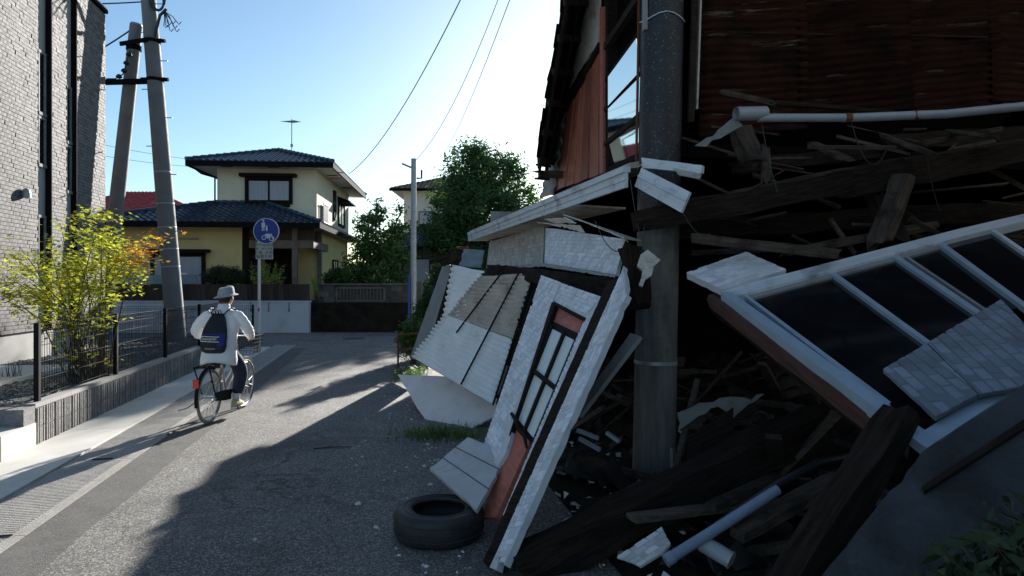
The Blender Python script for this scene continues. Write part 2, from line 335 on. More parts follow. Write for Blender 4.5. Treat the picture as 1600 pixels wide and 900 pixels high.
M['bluewhite'] = mat('blue_white_metal', (.42,.52,.62), .4, metal=.3, var=.12, scale=5, dirt=((.13,.12,.11), 5, .6, .6))
M['pvc'] = mat('grey_pvc', (.30,.32,.35), .45, var=.1, scale=4, dirt=((.18,.17,.15), 4, .58, .5))
M['pvcblue'] = mat('blue_grey_pipe', (.20,.25,.33), .4, var=.15, scale=4, dirt=((.08,.08,.08), 4, .58, .5))
M['brokentile'] = mat('broken_roof_tile', (.045,.042,.042), .8, var=.4, scale=6, tint=.5, spec=.15, dirt=((.02,.016,.013), 5, .52, .7))
M['hose'] = mat('black_hose', (.012,.013,.016), .4)
M['rubber'] = mat('tyre_rubber', (.017,.017,.018), .6, var=.3, scale=9, bump=.1, bscale=60, dirt=((.07,.065,.06), 4, .58, .5))
M['wrap'] = mat('black_pole_wrap', (.014,.014,.017), .5, var=.3, scale=6, bump=.4, bscale=40, speck=(130, (.3,.3,.32), .7, .965))
M['shirt'] = mat('white_shirt', (.88,.89,.91), .85, var=.04, scale=5, bump=.6, bscale=11, trans=.15)
M['jeans'] = mat('navy_trousers', (.018,.026,.055), .9, var=.25, scale=9, bump=.3, bscale=16)
M['skin'] = mat('skin', (.50,.29,.20), .55, var=.1, scale=9)
M['hair'] = mat('dark_hair', (.02,.017,.015), .7)
M['hat'] = mat('grey_hat', (.33,.34,.35), .9, var=.1, scale=60, bump=.2, bscale=200)
M['bag'] = mat('black_bag', (.010,.011,.016), .75, var=.3, scale=6, bump=.4, bscale=14)
M['bagblue'] = mat('blue_bag_panel', (.012,.018,.17), .7, var=.2, scale=6, bump=.3, bscale=14)
M['sock'] = mat('grey_sock', (.55,.55,.55), .95)
M['shoe'] = mat('tan_shoe', (.42,.33,.20), .8, var=.2, scale=15)
M['chrome'] = mat('silver_frame', (.62,.63,.64), .28, metal=.85, var=.1)
M['fender'] = mat('bike_black', (.014,.014,.015), .8, spec=.15)
M['biketyre'] = mat('pale_tyre', (.22,.215,.20), .8)
M['red'] = mat('red_reflector', (.6,.015,.012), .2)
M['manhole'] = mat('manhole_iron', (.06,.055,.05), .7, metal=.3, bump=.4, bscale=40)
M['bluepipe'] = mat('blue_tube', (.02,.06,.35), .45)

# ------------------------------------------------------------------ the setting: ground, road, gutter, yards
def sheet(name, pts, m, kind='structure', label=None, cat=None):
    return MB().poly([V(p) for p in pts]).build(name, m, kind=kind, label=label, cat=cat)
def grid_sheet(name, pts4, nx, ny, m):
    a, b, c, d = [V(p) for p in pts4]; vs = []; fs = []
    for j in range(ny+1):
        for i in range(nx+1): vs.append(a.lerp(b, i/nx).lerp(d.lerp(c, i/nx), j/ny))
    for j in range(ny):
        for i in range(nx): k = j*(nx+1)+i; fs.append((k, k+1, k+nx+2, k+nx+1))
    return MB().add(vs, fs).build(name, m, kind='structure')
def wbox(mb, r0, r1, s0, s1, h0, h1, t=.5):
    b = MB().box(r0, r1, s0, s1, h0, h1); return mb.add([W(p.x, p.y, p.z) for p in b.v], b.f, t)
sheet('ground', [(-1500,-1500,-.012),(1500,-1500,-.012),(1500,1500,-.012),(-1500,1500,-.012)], M['ground'])
sheet('road', [W(-2.36,-9), W(9,-9), W(9,17.6), W(3,18.2), V((12,18.4,0)), V((60,19,0)), V((60,24,0)), V((-70,22.9,0)), V((-70,18.3,0)), W(-2.36,18.6)], M['asphalt'])
# patched asphalt strip with a ragged edge
l = []; r = []
for i in range(61):
    s = -6+i*.4; r.append(W(-1.98+.05*noise.noise(V((s*.9, 0, 0)))+.02*noise.noise(V((s*5, 1, 0))), s, .004)); l.append(W(-2.36, s, .004))
mb = MB(); mb.add(l+r, [(i, i+61, i+62, i+1) for i in range(60)]); mb.build('asphalt_patch', M['patch'], kind='structure')
# gutter: old ribbed concrete slabs beside the road, then pale new slabs along the block wall
gut = empty('gutter_strip', W(-2.65, 0)); gut['kind'] = 'structure'
m = MB(); nsl = 12
for i in range(7):
    a, b = i*2.0/7, (i+1)*2.0/7
m.box(-.265, .285, .004, 1.995, 0, .012)
for i in range(48):
    y = .03+i*.0405; m.add([(-.25,y,.0115),(.2,y,.0115),(.2,y+.022,.0115),(-.25,y+.022,.0115),(-.25,y+.004,.0140),(.2,y+.004,.0140),(.2,y+.018,.0140),(-.25,y+.018,.0140)], [(4,5,6,7),(0,1,5,4),(1,2,6,5),(2,3,7,6),(3,0,4,7)])
me = m.mesh('gutter_slab', M['conc_old'])
for i in range(12):
    inst('gutter_slab', me, gut, Matrix.Translation(W(-2.65, -5+2*i, -.004))@Matrix.Rotation(RZ, 4, 'Z'))
    if i in (3, 4, 5, 6):
        s = MB(); s.box(-.12+.05*(i % 2), .06+.06*(i % 3), -.012, .012, .010, .0145)
        o = s.build('drain_slot', M['black'], gut, M=Matrix.Translation(W(-2.62, -5+2*i+.0, .003))@Matrix.Rotation(RZ, 4, 'Z'))
kerb = empty('pale_gutter_slabs', W(-3.24, 0)); kerb['kind'] = 'structure'
m = MB(); m.box(-.31, .315, .003, 1.997, 0, .026); me = m.mesh('concrete_slab', M['conc'])
for i in range(12): inst('concrete_slab', me, kerb, Matrix.Translation(W(-3.24, -5.6+2*i, -.002))@Matrix.Rotation(RZ, 4, 'Z'))
mb = MB(); mb.tube([V((-5.0, 20.6, .003))+V((0, 0, .006*k)) for k in (0, 1)], .33, 24)
p = G(553, 529); mb = MB(); mb.ellipses([(p+V((0,0,.002)), .34, .34), (p+V((0,0,.012)), .34, .34)], 28)
mh = mb.build('manhole_cover', M['manhole'], label='round iron manhole cover in the asphalt of the side street', cat='manhole cover')
# yard of the left building
YH = lambda s: .40-.018*(s-7.8)
m = MB(); a = [W(-6.42,7.9,YH(7.9)), W(-3.68,7.9,YH(7.9)), W(-3.68,20.2,YH(20.2)), W(-9.5,20.2,YH(20.2)), W(-9.5,17.3,YH(17.3)), W(-6.42,17.3,YH(17.3))]
m.prism([V((p.x, p.y, -.3)) for p in a], (0, 0, .3)); n = len(a)
for i in range(n): m.v[n+i] = a[i]
m.build('gravel_yard', M['gravel'], kind='structure', fix=True)
rg = random.Random(3); m = MB()
for i in range(9000):
    s = rg.uniform(7.95, 20); R = -rg.uniform(3.7, 6.35)
    if 9.0 < s < 11.6 and R < -4.9: continue
    z = rg.uniform(.012, .028)*(1.5 if rg.random() < .05 else 1); c = W(R, s, YH(s)+z*.25); an = rg.uniform(0, 6.3); x = V((math.cos(an), math.sin(an), rg.uniform(-.3, .3)))*z; y = V((-math.sin(an), math.cos(an), rg.uniform(-.3, .3)))*z*rg.uniform(.6, 1)
    m.add([c+x, c+y, c-x, c-y, c+V((0,0,z*.7)), c-V((0,0,z))], [(0,1,4),(1,2,4),(2,3,4),(3,0,4)], rg.random())
m.build('gravel', M['gravel'], kind='stuff', label='loose dark grey gravel in the fenced yard', cat='gravel')
for k in range(9):
    s = 11.2+k*.8+rg.uniform(-.3, .3); c = W(-rg.uniform(4, 5.6), s, YH(s)); z = rg.uniform(.035, .06); m = MB()
    m.ellipses([(c-V((0,0,z*.2)), z*.8, z*.7), (c+V((0,0,z*.3)), z, z*.8), (c+V((0,0,z*.7)), z*.55, z*.5)], 6)
    m.build('pale_stone', M['found'], label='pale fist sized stone lying on the dark gravel yard', cat='stone', group='pale stones on the gravel yard', smooth=True)
m = MB(); wbox(m, -6.3, -4.85, 9.0, 11.7, YH(9)-.1, YH(9)+.03); m.build('entrance_path', M['conc'], kind='structure')
m = MB(); wbox(m, -12, -3.68, -6, 7.86, -.1, .16); m.build('entrance_apron', M['conc'], kind='structure')

# ------------------------------------------------------------------ left building
LB = -6.46; S1 = 17.2
lb = empty('brick_clad_building', W(LB, S1, 0), RZ, 'tall pale grey brick clad building with black window fins at left edge', 'building')
m = MB(); wbox(m, LB-9, LB-.02, 6, S1-.02, .80, 8.05); m.build('wall_core', M['joint'], lb)
m = MB(); wbox(m, LB-9, LB+.0, 6, S1, .1, .79); m.build('foundation', M['found'], lb)
m = MB(); wbox(m, LB-9, LB+.012, 6, S1+.01, .775, .80); m.build('drip_edge', M['black'], lb)
slits = [(14.12, 14.42, [(6.1, 4.97), (4.84, 3.98), (2.95, 2.0)]), (15.28, 15.5, [(5.75, 4.65), (4.52, 3.62), (2.9, 2.3)])]
BW, BH = .205, .070
big = []; rest = MB(); bm_ = MB(); bm_.box(-.0165, .0165, 0, BW-.008, 0, BH-.0075); rb = random.Random(5)
proto = bm_.mesh('brick', M['brick'])
nrow = int((8.02-.805)/BH)
for j in range(nrow):
    h = .806+j*BH; s = 11.2-(j % 3)*BW/3
    while s < S1-.03:
        s0, s1 = s, min(s+BW-.008, S1); s += BW
        if any(a-.02 < s1 and s0 < b+.02 for a, b, _ in slits):
            for a, b, _ in slits:
                if a-.02 < s1 and s0 < b+.02:
                    if s0 < a-.02: s1 = a-.02
                    elif s1 > b+.02: s0 = b+.02
                    else: s1 = s0
        if s1-s0 < .03: continue
        c = W(LB, (s0+s1)/2, h+.03); d = c-EYEV; u = 800+d.x/d.y*F; v = HZ-d.z/d.y*F
        prd = rb.uniform(-.004, .006)
        vis = -5 < u and 0 < v < 530 and s1-s0 > BW*.9
        big.append((d.length if vis else 1e9, prd, s0, s1, h))
big.sort()
for k, (dist, prd, s0, s1, h) in enumerate(big):
    if k < 300 and dist < 1e8: inst('brick', proto, lb, Matrix.Translation(W(LB+prd, s0, h))@Matrix.Rotation(RZ, 4, 'Z'))
    else: wbox(rest, LB-.0165+prd, LB+.0165+prd, s0, s1, h, h+BH-.0075, rb.random())
rest.build('bricks', M['brick'], lb, kind='stuff')
for a, b, ws in slits:
    m = MB(); wbox(m, LB-.03, LB-.008, a-.02, b, .80, 8.0); m.build('slit_panel', M['found'], lb)
    m = MB(); wbox(m, LB-.03, LB+.10, b, b+.035, .78, 8.04); m.build('window_fin', M['black'], lb)
    for t, o_ in ws:
        m = MB()
        wbox(m, LB-.02, LB+.016, a, a+.03, o_, t); wbox(m, LB-.02, LB+.016, b-.035, b-.003, o_, t)
        wbox(m, LB-.02, LB+.02, a-.01, b-.003, t, t+.05); wbox(m, LB-.02, LB+.03, a-.01, b-.003, o_-.06, o_)
        w_ = m.build('window', M['darkalu'], lb)
        m = MB(); wbox(m, LB-.02, LB-.002, a+.03, b-.035, o_, t); m.build('pane', M['glass'], w_)
m = MB(); wbox(m, LB-9, LB+.06, 6, S1+.05, 8.05, 8.13); m.build('coping', M['black'], lb)
m = MB(); wbox(m, LB-9, LB+.05, 6, S1+.04, 8.133, 8.17); m.build('coping_cap', M['alu'], lb)
p = W(LB+.03, 13.55, 3.35); m = MB()
m.ellipses([(p+V((.05,0,-.10)), .075, .075), (p+V((.05,0,-.02)), .075, .075), (p+V((.05,0,.04)), .055, .055), (p+V((.05,0,.07)), .02, .02)], 14)
m.bar(p+V((-.06,0,0)), p+V((.05,0,0)), .05, .05); m.build('wall_lamp', M['steel'], label='small domed wall lamp on the pale brick wall', cat='lamp', smooth=True)

# low block wall with ribbed split blocks, cap, posts and mesh fence
BL = -3.55
bw = empty('block_wall', W(BL, 11.6), RZ, 'low ribbed grey block wall with flat cap along the gutter', 'wall')
m = MB(); wbox(m, BL-.115, BL-.014, 7.7, 17.3, 0, .398); m.build('core', M['joint'], bw)
m = MB(); rr = random.Random(2)
for k in range(8):
    y = .008+k*.0485; z = rr.uniform(-.004, .006)
    m.add([(-.014,y,.002),(-.014,y+.040,.002),(-.014,y+.040,.197),(-.014,y,.197),(.016+z,y+.006,.003),(.016+z,y+.030,.003),(.016+z,y+.030,.195),(.016+z,y+.006,.195)], [(4,5,6,7),(0,1,5,4),(1,2,6,5),(2,3,7,6),(3,0,4,7)])
m.box(-.1, -.012, .003, .396, .002, .197)
me = m.mesh('block', M['block'])
for c in range(2):
    for i in range(24):
        s = 7.7+i*.4
        inst('block', me, bw, Matrix.Translation(W(BL, s, .002+c*.2))@Matrix.Rotation(RZ, 4, 'Z'))
m = MB(); m.box(-.12, .005, .002, .796, 0, .045); me = m.mesh('cap_block', M['found'])
for i in range(12): inst('cap_block', me, bw, Matrix.Translation(W(BL, 7.7+i*.8, .402))@Matrix.Rotation(RZ, 4, 'Z'))
m = MB(); wbox(m, BL-.16, BL+.01, 7.46, 7.68, .20, .43); wbox(m, BL-.36, BL-.165, 7.48, 7.68, .20, .425)
m.build('end_block', M['block'], bw)
m = MB(); wbox(m, -5.2, BL+.03, 7.02, 7.66, -.02, .26); m.build('concrete_kerb_block', M['conc'], label='squat plain concrete block at the near end of ribbed wall', cat='concrete block')
def fence(name, p0, p1, npost, h, label, zfun):
    p0, p1 = V(p0), V(p1); L = (p1-p0).length; d = (p1-p0).normalized(); nn = V((-d.y, d.x, 0))
    f = empty(name, (p0+p1)/2, 0, label, 'fence'); step = L/(npost-1)
    for i in range(npost):
        q = p0+d*step*i; q.z = zfun(q); m = MB(); m.bar(q+V((0,0,-.12)), q+V((0,0,h+.03)), .05, .05, up=d); m.build('post', M['blackpaint'], f)
        if i < npost-1:
            m = MB(); nv = int(step/.055)
            for k in range(1, nv):
                x = q+d*(step*k/nv); x.z = zfun(x); x += nn*.03
                m.tube([x+V((0,0,.03)), x+V((0,0,h-.12)), x+nn*.02+V((0,0,h-.06)), x+V((0,0,h))], .0032, 4, cap=False)
            for z in (.04, .22, .40, .58, h-.1, h-.06, h):
                a, b = q+nn*.03, q+d*step+nn*.03; a.z = zfun(a)+z; b.z = zfun(b)+z; oo = nn*.02 if z == h-.06 else V()
                m.tube([a+oo, b+oo], .0036, 4, cap=False)
            m.build('wire_panel', M['blackpaint'], f)
    return f
fence('mesh_fence', W(BL-.06, 7.88), W(BL-.06, 16.28), 5, .80, 'black wire mesh fence on top of the ribbed block wall', lambda q: .447)
fence('mesh_fence', W(BL-.06, 19.7), W(-9.6, 19.7), 4, .88, 'black wire mesh fence across the far end of gravel yard', lambda q: .18)

# ------------------------------------------------------------------ leaves
def leaf(m, c, s, rg, t, up=.4, asp=.55):
    n = V((rg.gauss(0,1), rg.gauss(0,1), rg.gauss(0,1)+up)).normalized(); a = V((rg.gauss(0,1), rg.gauss(0,1), rg.gauss(0,.6))); x = a-n*a.dot(n)
    if x.length < 1e-4: return
    x = x.normalized()*s; y = n.cross(x)*asp
    m.add([c-x, c+y*.5-x*.1, c+x, c-y*.5-x*.1], [(0,1,2,3)], t)
def crown(m, lobes, clusters, per, size, crad, seed, shell=.55, up=.4, asp=.55):
    rg = random.Random(seed); tot = sum(l[1]**2 for l in lobes)
    for c0, r, sq in lobes:
        for k in range(max(1, int(clusters*r*r/tot))):
            d = V((rg.gauss(0,1), rg.gauss(0,1), rg.gauss(0,1))).normalized(); q = r*(shell+(1-shell)*rg.random()**.6)*rg.uniform(.85, 1.12)
            c = V(c0)+V((d.x*q, d.y*q, d.z*q*sq)); base = rg.uniform(.15, .85); cr = crad*rg.uniform(.6, 1.3)
            for i in range(int(per*rg.uniform(.6, 1.3))):
                o = V((rg.gauss(0, cr*.5), rg.gauss(0, cr*.5), rg.gauss(0, cr*.38)))
                leaf(m, c+o, size*rg.uniform(.6, 1.25), rg, min(1, max(0, base+rg.uniform(-.25, .25))), up, asp)
    return m
def limbs(m, base, h0, r0, lobes, seed, n=6):
    rg = random.Random(seed); b = V(base)
    top = b+V((0, 0, h0)); m.tube([b-V((0,0,.1)), b+V((r0*.3, 0, h0*.5)), top], [r0*1.25, r0, r0*.85], 8)
    for c, r, sq in lobes:
        c = V(c); mid = top.lerp(c, .5)+V((rg.uniform(-.2,.2), rg.uniform(-.2,.2), -.1*r)); m.tube([top-V((0,0,h0*.2*rg.random())), mid, c], [r0*.6, r0*.4, r0*.18], 6)
        for k in range(n):
            d = V((rg.gauss(0,1), rg.gauss(0,1), rg.gauss(.3,.8))).normalized(); m.tube([mid.lerp(c, rg.random()), c+d*r*.45+V((0,0,.05)), c+d*r*.9], [r0*.2, r0*.12, r0*.04], 4)
    return m
def tree(name, label, base, h0, r0, lobes, clusters, per, size, crad, lm, seed, cat='tree', shell=.5, group=None):
    t = empty(name, base, 0, label, cat, group)
    limbs(MB(), base, h0, r0, lobes, seed).build('trunk', M['bark'], t, smooth=True)
    crown(MB(), lobes, clusters, per, size, crad, seed, shell).build('crown', lm, t); return t
def pl(u, v, z, r, sq=.85): return (P(u, v, z), r, sq)
Zt = 38
tree('broadleaf_tree', 'large dark broadleaf tree rising behind the collapsed house', V((-2.6, Zt, 0)), 3.2, .24,
     [pl(714,308,Zt,1.55), pl(735,262,Zt+.6,1.55), pl(775,275,Zt-.4,1.5), pl(750,330,Zt-1,2.2), pl(808,315,Zt+.5,1.25), pl(694,366,Zt-1,1.45), pl(730,395,Zt-1.2,1.9), pl(790,355,Zt,1.7), pl(742,242,Zt,.8), pl(800,262,Zt,.75)], 900, 26, .17, .62, M['leafA'], 11)
tree('fruit_tree', 'bright leafy tree behind the dark block wall beside yellow house', V((-5.5, 26.5, 1.0)), 1.0, .09,
     [pl(590,380,26.5,.85), pl(570,410,26.5,.8), pl(615,405,26.3,.75), pl(575,350,26.8,.5), pl(625,360,26.6,.45), pl(592,335,26.6,.35), pl(600,430,26,.8), pl(560,432,26,.6), pl(590,318,26.6,.16, 1.6), pl(628,328,26.6,.18,1.6)], 520, 18, .12, .26, M['leafB'], 12)
tree('glow_screen_tree', 'added distant tree hiding the sky glow low behind the bright leafy tree', V((-10.2, 52, 0)), 1.6, .15,  # tree added to cover the orange glow at the horizon
     [pl(592,420,52,1.3), pl(612,415,52,1.2), pl(570,428,52,1.2), pl(635,420,52,1.2), pl(600,440,52,1.6), pl(640,440,52,1.4)], 160, 22, .22, .6, M['leafA'], 14)
# hedge and shrubs of the yellow house
def shrub(name, label, u0, u1, v0, v1, z, lm, clusters, per, size, seed, hbase=None, cat='shrub', round_=True):
    c = P((u0+u1)/2, (v0+v1)/2, z); a = (u1-u0)/2/F*z; b = (v1-v0)/2/F*z; base = V((c.x, c.y, hbase if hbase is not None else c.z-b))
    t = empty(name, base, 0, label, cat); rg = random.Random(seed)
    m = MB()
    for k in range(7):
        d = V((rg.uniform(-a,a)*.7, rg.uniform(-.3,.3)*a, rg.uniform(0, b*.7))); m.tube([base+V((d.x*.25, d.y*.2, -.05)), c+d*.5, c+d], [.02,.014,.006], 5)
    m.build('stem', M['bark'], t)
    m = MB(); rg = random.Random(seed)
    for k in range(clusters):
        d = V((rg.gauss(0,1), rg.gauss(0,1), rg.gauss(0,1))).normalized(); q = rg.uniform(.6, 1) if round_ else rg.random()**.5*1.1
        cc = c+V((d.x*a*q, d.y*a*.8*q, d.z*b*q)); bs = rg.uniform(.2, .8)
        for i in range(per): leaf(m, cc+V((rg.gauss(0,.06), rg.gauss(0,.06), rg.gauss(0,.05))), size*rg.uniform(.6,1.2), rg, min(1, max(0, bs+rg.uniform(-.2,.2))), .6)
    m.build('foliage', lm, t); return t
shrub('clipped_hedge', 'rounded clipped dark hedge below the yellow house window', 317, 382, 416, 450, 24.6, M['leafH'], 700, 10, .05, 21, 1.0)
def spiky(name, label, u0, u1, v0, v1, z, lm, n, seed, hbase, cat='shrub'):
    t = empty(name, P((u0+u1)/2, v1, z)*1, 0, label, cat); rg = random.Random(seed); m = MB(); st = MB()
    for k in range(n):
        a = P((u0+u1)/2+rg.gauss(0, .16)*(u1-u0), v1, z+rg.uniform(-.25,.25)); a.z = hbase; e = P(rg.uniform(u0,u1), v0+rg.random()**2*(v1-v0)*.7, z+rg.uniform(-.4,.4))
        st.tube([a, a.lerp(e,.5)+V((0,0,.05)), e], [.012,.008,.003], 4)
        for i in range(34):
            q = a.lerp(e, rg.uniform(.25,1)); leaf(m, q+V((rg.gauss(0,.03), rg.gauss(0,.03), rg.gauss(0,.03))), rg.uniform(.03,.06), rg, rg.random(), .3, .35)
    st.build('stem', M['bark'], t); m.build('foliage', lm, t); return t
spiky('lime_bush', 'spiky lime green bush by the porch of yellow house', 388, 446, 410, 447, 24.4, M['leafL'], 60, 22, 1.0)
spiky('garden_plant', 'small green plant at the right corner of yellow house', 486, 506, 432, 450, 24.6, M['leafL'], 14, 23, 1.0)
shrub('garden_shrub', 'dark green shrub along the side wall of yellow house', 505, 555, 420, 452, 25.0, M['leafA'], 200, 14, .09, 24, 1.0)

# ------------------------------------------------------------------ yellow house
hr = math.radians(5); HO = V((-7.92, 27, 1.0))
yh = empty('yellow_house', HO, hr, 'two storey yellow rendered house with dark glazed tile roofs', 'house')
def lbox(name, b, mt, parent=yh, root=yh, **k):
    m = MB(); m.box(*b); m.v = [XF[root.name]@p for p in m.v]; return m.build(name, mt, parent, **k)
def tiled(m, a, b, c, d, pitch=.26, course=.25, wave=.035, rg=random.Random(4), step=.03):
    """a->b eave, d->c top edge"""
    a, b, c, d = V(a), V(b), V(c), V(d); ex = (b-a).normalized(); n = (b-a).cross((d if (d-a).length > .01 else c)-a).normalized()
    if n.z < 0: n = -n
    up = n.cross(ex).normalized()
    if up.z < 0: up = -up
    H = max((d-a).dot(up), (c-a).dot(up)); nc = max(1, int(H/course))
    for j in range(nc):
        t0, t1 = j/nc, (j+1)/nc
        l0, r0, l1, r1 = a.lerp(d,t0), b.lerp(c,t0), a.lerp(d,t1), b.lerp(c,t1)
        x0 = min((l0-a).dot(ex), (l1-a).dot(ex)); x1 = max((r0-a).dot(ex), (r1-a).dot(ex))
        k = math.floor(x0/pitch); 
        while k*pitch < x1:
            for q in range(4):
                pts = []
                ok = True
                for (fx, low) in ((k+q/4, 1), (k+(q+1)/4, 1), (k+(q+1)/4, 0), (k+q/4, 0)):
                    L_, R_ = (l0, r0) if low else (l1, r1); X = fx*pitch
                    X = min(max(X, (L_-a).dot(ex)), (R_-a).dot(ex)); yv = ((L_-a).dot(up))
                    wv = wave*math.sin(fx*2*math.pi)
                    pts.append(a+ex*X+up*yv+n*(wv+(step if low else 0)))
                if (pts[0]-pts[1]).length+(pts[2]-pts[3]).length < .01: continue
                m.add(pts, [(0,1,2,3)], (k*37+j*61) % 11/10)
                m.add([pts[0]-n*(step+.03), pts[1]-n*(step+.03), pts[1], pts[0]], [(0,1,2,3)], .5)
            k += 1
    return m
def local(m, root=yh): m.v = [XF[root.name]@p for p in m.v]; return m
# lower storey
lw = lbox('lower_wall', (-7.7, -2.6, -1.1, 8, -.1, 3.0), M['yellow'])
lbox('lower_wall', (-2.6, -.02, .6, 8, -.1, 2.95), M['yellow'])
# porch: side walls, dark door recess, beams and posts
lbox('porch_wall', (-2.595, -2.35, -1.095, .6, -.1, 2.85), M['darkwood'])
d_ = lbox('entrance_door', (-2.2, -.9, .54, .598, -.1, 2.1), M['darkwood']); 
for k in range(4): lbox('door_slat', (-2.15+k*.31, -1.92+k*.31, .52, .539, 0, 2.0), M['darkwood'], d_)
lbox('porch_beam', (-2.34, .1, -1.09, -.97, 2.05, 2.35), M['porchwood']); lbox('porch_panel', (-2.34, .1, -1.07, -1.0, 2.352, 2.85), M['rubwood2'])
lbox('porch_post', (-.72, -.52, -1.12, -.93, -.1, 2.85), M['porchwood'])
lbox('porch_beam', (-.02, .09, -.965, 2.0, 2.05, 2.35), M['porchwood'])
lbox('porch_post', (-.07, .1, .4, .598, -.1, 2.85), M['porchwood'])
# upper storey
lbox('upper_wall', (-3.9, 0, 0, 8.2, 2.9, 5.3), M['cream'])
# eaves: soffit and fascia
def eaves(x0, x1, y0, y1, z, tag_):
    lbox('soffit', (x0, x1, y0, y1, z-.03, z-.005), M['soffit']); g = .16
    lbox('fascia', (x0-.06, x1+.06, y0-.06, y0-.002, z-.10, z+.10), M['black']); lbox('fascia', (x1+.002, x1+.06, y0, y1, z-.10, z+.10), M['black']); lbox('fascia', (x0-.06, x0-.002, y0, y1, z-.10, z+.10), M['black'])
eaves(-4.75, .75, -.8, 9.0, 5.34, 'u'); eaves(-8.4, .45, -1.9, 8.6, 2.87, 'l')
for (x, y) in ((-3.4,-.4), (-1.6,-.4), (.35, 1.5), (.35, 2.2), (.35, 5.2)): lbox('soffit_vent', (x-.22, x+.22, y-.07, y+.07, 5.29, 5.309), M['rubwood2'])
zu, zr = 5.46, 6.42
r_ = MB(); A = (-4.8,-.85,zu); B = (.8,-.85,zu); C = (.8,9.05,zu); Dd = (-4.8,9.05,zu); R0 = (-2,1.95,zr); R1 = (-2,6.25,zr)
tiled(r_, A, B, R0, R0); tiled(r_, B, C, R1, R0); tiled(r_, Dd, A, R0, R1)
ur = local(r_).build('upper_roof', M['tileblue'], yh, smooth=True)
m = MB()
for p, q in ((A,R0),(B,R0),(R0,R1),(C,R1),(Dd,R1)):
    p, q = V(p), V(q); nn = int((q-p).length/.3)
    for k in range(nn): a_, b_ = p.lerp(q,k/nn), p.lerp(q,(k+1.15)/nn); m.tube([a_+V((0,0,.05)), b_+V((0,0,.03))], [.085,.07], 8)
local(m).build('ridge_caps', M['tileblue'], ur, smooth=True, kind='stuff')
zl, zt = 2.99, 3.9
r_ = MB(); A = (-8.45,-1.95,zl); B = (.5,-1.95,zl); T0 = (-4.0,-.01,zt); T1 = (-2.0,-.01,zt)
tiled(r_, A, B, T1, T0); tiled(r_, (-8.45,8.6,zl), A, T0, (-4.0,8.6,zt)); tiled(r_, B, (.5,8.6,zl), (.0,8.6,zl+.2), (.0,-.01,zl+.2))
tiled(r_, (-2.0,-.01,zt), B, (.0,-.01,zl+.2), (-2.0,-.01,zt))
lr = local(r_).build('lower_roof', M['tileblue'], yh, smooth=True)
m = MB()
for p, q in ((A,T0),(B,T1),(T0,T1)):
    p, q = V(p), V(q); nn = int((q-p).length/.3)
    for k in range(nn): a_, b_ = p.lerp(q,k/nn), p.lerp(q,(k+1.15)/nn); m.tube([a_+V((0,0,.05)), b_+V((0,0,.03))], [.085,.07], 8)
local(m).build('ridge_caps', M['tileblue'], lr, smooth=True, kind='stuff')
def hwin(x0, x1, z0, z1, y, panes=2, hood=True, sill=True):
    lbox_ = lambda n, b, mt, p: lbox(n, b, mt, p)
    m = MB(); f = .1
    m.box(x0-f, x0, y-.12, y-.002, z0-f, z1+f); m.box(x1, x1+f, y-.12, y-.002, z0-f, z1+f); m.box(x0, x1, y-.12, y-.002, z1, z1+f); m.box(x0, x1, y-.12, y-.002, z0-.22, z0)
    if hood: m.box(x0-.28, x1+.28, y-.3, y-.003, z1+f+.003, z1+f+.13)
    w_ = local(m).build('window', M['darkwood'], yh)
    for k in range(panes):
        a, b = x0+(x1-x0)*k/panes, x0+(x1-x0)*(k+1)/panes
        lbox('pane', (a+.03, b-.03, y-.05-.02*k, y-.03-.02*k, z0+.03, z1-.03), M['curtain'], w_)
        m = MB(); yy = y-.062-.02*k; m.box(a, a+.04, yy, yy+.03, z0, z1); m.box(b-.04, b, yy, yy+.03, z0, z1); m.box(a+.04, b-.04, yy, yy+.03, z0, z0+.05); m.box(a+.04, b-.04, yy, yy+.03, z1-.05, z1)
        local(m).build('sash', M['black'], w_)
    return w_
hwin(-2.70, -1.05, 3.98, 4.85, 0)
hwin(-5.85, -4.05, .15, 1.75, -1.1)
m = MB(); m.box(-4.95,-4.7,-1.3,-1.12,.1,1.9); 
# side windows on the right wall
def swin(y0, y1, z0, z1, hood):
    m = MB(); x = .002
    m.box(x, .07, y0-.07, y0, z0-.07, z1+.07); m.box(x, .07, y1, y1+.07, z0-.07, z1+.07); m.box(x, .07, y0, y1, z1, z1+.07); m.box(x, .1, y0, y1, z0-.1, z0)
    if hood: m.prism([(x, y0-.2, z1+.35), (.6, y0-.2, z1+.12), (.6, y0-.2, z1+.07), (x, y0-.2, z1+.07)], (0, y1-y0+.4, 0))
    w_ = local(m).build('window', M['darkwood'], yh); lbox('pane', (.01, .03, y0, y1, z0, z1), M['curtain'], w_); lbox('mullion', (.031, .05, (y0+y1)/2-.03, (y0+y1)/2+.03, z0, z1), M['black'], w_)
swin(3.7, 4.1, 3.7, 4.9, False); swin(5.0, 6.6, 3.55, 4.5, True); swin(3.6, 4.6, .9, 1.7, False)
m = MB(); 
for k in range(9): m.box(.12, .14, .75+k*.13, .78+k*.13, 3.25, 4.0)
m.box(.1, .16, .7, 1.9, 3.98, 4.02); m.box(.1, .16, .7, 1.9, 3.22, 3.26); m.box(.0, .1, .72, .75, 3.3, 3.33); m.box(0, .1, 1.85, 1.88, 3.9, 3.93)
gr = local(m).build('window_grille', M['steel'], yh); lbox('pane', (.003, .03, .75, 1.85, 3.28, 3.95), M['glassdark'], gr)
